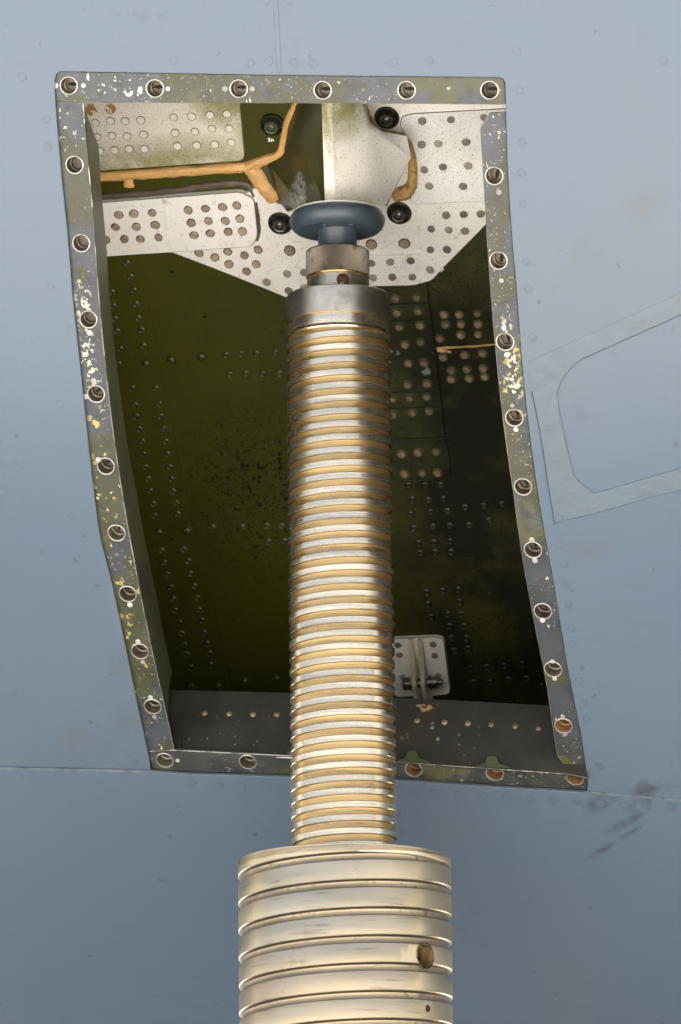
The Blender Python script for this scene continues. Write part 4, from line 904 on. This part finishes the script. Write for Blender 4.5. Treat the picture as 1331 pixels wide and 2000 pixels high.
pr = solid('locking_ring', [(RK - .0004, zr0, 0), (RK - .0004, zk0 - .0024, 0), (RK - .0012, zk0 - .0016, 0)], ['ring_steel', 'hole_rust'], jack)
hx = (671 - 660.5) * DIST / FPX; hz = Z(546, RK)
tube_cut(pr, Vector((hx, -math.sqrt(RK**2 - hx**2), hz)), Vector((hx, -math.sqrt(RK**2 - hx**2), 0)), .0064, .012, 'hole_rust')
v, f, mi = lathe_data([(.0001, -.004), (.0030, -.004), (.0032, .0015), (.0022, .0026), (.0018, .0016), (.0001, .0016)], 20)
M_ = Matrix.Translation((hx - .002, -.026, hz - .0036)) @ Vector((hx, -1 * RK, 0)).to_track_quat('Z', 'Y').to_matrix().to_4x4()
raw('lock_screw', [M_ @ Vector(q) for q in v], f, ['ring_steel'], None, jack)
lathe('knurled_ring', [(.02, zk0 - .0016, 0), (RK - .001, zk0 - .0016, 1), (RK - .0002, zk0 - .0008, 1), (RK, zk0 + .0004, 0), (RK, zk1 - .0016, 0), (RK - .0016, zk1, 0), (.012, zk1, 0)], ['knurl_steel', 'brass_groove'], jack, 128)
# wide ram with its own coarse thread
RB, RBG, PB_ = .1008, .0980, .0262
zg = Z(1733.5, RB)                      # upper edge of one land
ram = thread('threaded_ram', zt - .62, zt - .0006, PB_, [(0, RB - .0010, 1), (.0008, RBG + .0003, 1), (.0016, RBG, 1), (.0058, RBG, 2), (.0066, RBG + .0004, 2), (.0076, RB - .0006, 0), (.0084, RB, 0), (PB_ - .0012, RB, 0), (PB_ - .0004, RB - .0004, 0)], zg, ['ram_land', 'ram_groove', 'dark_flank'], jack, 160)
lathe('ram_cap', [(RBG - .0005, zt - .0085, 1), (RB - .0006, zt - .0082, 0), (RB, zt - .0072, 0), (RB, zt - .0016, 0), (RB - .0012, zt, 0), (.045, zt, 0)], ['ram_land', 'ram_groove'], jack, 160)
# its tommy-bar socket and a grub-screw hole: dark bores let into the land
def socket(name, px, r, depth, mat_in, rim):
    d = ray(px); q = CAM; # meet the ram surface
    A, B, Cc = d.x**2 + d.y**2, 2 * (q.x*d.x + q.y*d.y), q.x**2 + q.y**2 - RB**2
    t = (-B - math.sqrt(B*B - 4*A*Cc)) / (2*A); p = q + d * t; out = Vector((p.x, p.y, 0)).normalized()
    return p, out
for px, r, dp in (((832, 1866), .0118, .024), ((836, 1969.5), .0031, .010)):
    p, out = socket('s', px, r, dp, None, None)
    me_ob = ram
    # open the ram wall: drop the faces inside the bore, then line it with a tube
    bm = bmesh.new(); bm.from_mesh(ram.data)
    side_v = Vector((0, 0, 1)).cross(out)
    near_f = [fc for fc in bm.faces if (fc.calc_center_median() - p).length < r * 2.4]
    for lvl in range(4 if r > .005 else 5):
        es_ = list({e for fc in near_f for e in fc.edges if e.calc_length() > r * .14})
        if not es_: break
        bmesh.ops.subdivide_edges(bm, edges=es_, cuts=1, use_grid_fill=True)
        near_f = [fc for fc in bm.faces if (fc.calc_center_median() - p).length < r * 1.9]
    kill = []
    for fc in near_f:
        q = fc.calc_center_median() - p
        if math.hypot(q.dot(side_v), q.z) < r * 1.0: kill.append(fc)
    bmesh.ops.delete(bm, geom=kill, context='FACES'); bm.to_mesh(ram.data); bm.free(); sharp(ram, 28)
    n = 32; M_ = Matrix.Translation(p) @ out.to_track_quat('Z', 'Y').to_matrix().to_4x4()
    v, f, mi = [], [], []
    for (rr, zz) in ((r * 1.06, .0004), (r * .97, -.0008), (r * .95, -dp)):
        for k in range(n):
            th = 2 * math.pi * k / n; c = M_ @ Vector((rr * math.cos(th), rr * math.sin(th), zz))
            if zz > -dp * .5:            # follow the round surface of the ram
                hr = math.hypot(c.x, c.y); tgt = RB + zz; base = Vector((c.x, c.y)); o2 = Vector((out.x, out.y))
                bq = base.dot(o2); disc_ = bq * bq - (base.length_squared - tgt * tgt); sft = -bq + math.sqrt(max(0, disc_)); c = c + out * sft
            v.append(c)
    for i in range(2):
        for k in range(n): f.append((i * n + k, i * n + (k + 1) % n, (i + 1) * n + (k + 1) % n, (i + 1) * n + k)); mi.append(0 if i == 0 else 1)
    f.append(tuple(range(2 * n, 3 * n))); mi.append(2)
    raw('bar_socket' if r > .005 else 'grub_screw_hole', v, f, ['dark_flank', 'hole_brown', 'keyhole'], mi, jack)
zb = zt - .60
lathe('outer_cylinder', [(.09, zb, 0), (.128, zb, 0), (.130, zb - .002, 0), (.130, GZ + .05, 0)], ['pad_grey'], jack, 64)
lathe('base_plate', [(.05, GZ + .05, 0), (.30, GZ + .05, 0), (.31, GZ + .04, 0), (.31, GZ, 0), (.05, GZ, 0)], ['pad_grey'], jack, 48)

# ================================================================== JACK PAD
zp0 = Z(432, .0405); zp1 = Z(394, .0425)
pad = thing('jack_pad', 'dull blue-grey painted round jack pad seated on the knurled ring', 'jack pad', (0, 0, zk1))
RP = .0462
disc_o = lathe('pad_disc', [(.018, zp0 + .0004, 0), (.0385, zp0, 0), (.0412, zp0 + .0012, 0), (.0440, zp0 + .0040, 0), (.0457, zp0 + .0080, 0), (RP, zp0 + .0115, 0), (.0458, zp0 + .0145, 0), (.0444, zp1 - .0044, 0), (.0436, zp1 - .0034, 0), (.0436, zp1 - .0010, 0), (.0428, zp1, 0), (.005, zp1, 0)], ['pad_grey'], pad, 128, 24)
lathe('stem', [(.0188, zk1 + .0001, 0), (.0188, zp0 - .002, 0), (.0196, zp0 - .0004, 0), (.0205, zp0 + .001, 0)], ['pad_grey'], pad, 96, 40)
v, f, mi = lathe_data([(.0032, .0005), (.0030, -.0006), (.0018, -.0010), (.0016, -.0002), (.0002, -.0002)], 18)
for an in (-115, -62): raw('plug', [Vector(q) + Vector((.029 * math.cos(R_(an)), .029 * math.sin(R_(an)), zp0)) for q in v], f, ['pad_grey'], None, disc_o)
# seat of the fitting that bears on the pad
lathe('fitting_seat', [(.005, zp1 + .0003, 0), (.0412, zp1 + .0003, 0), (.0418, zp1 + .0008, 0), (.0412, zp1 + .0022, 0), (.026, zp1 + .003, 0), (.005, zp1 + .012, 0)], ['white_boss'], air, 96)
print('objects', len(bpy.data.objects))
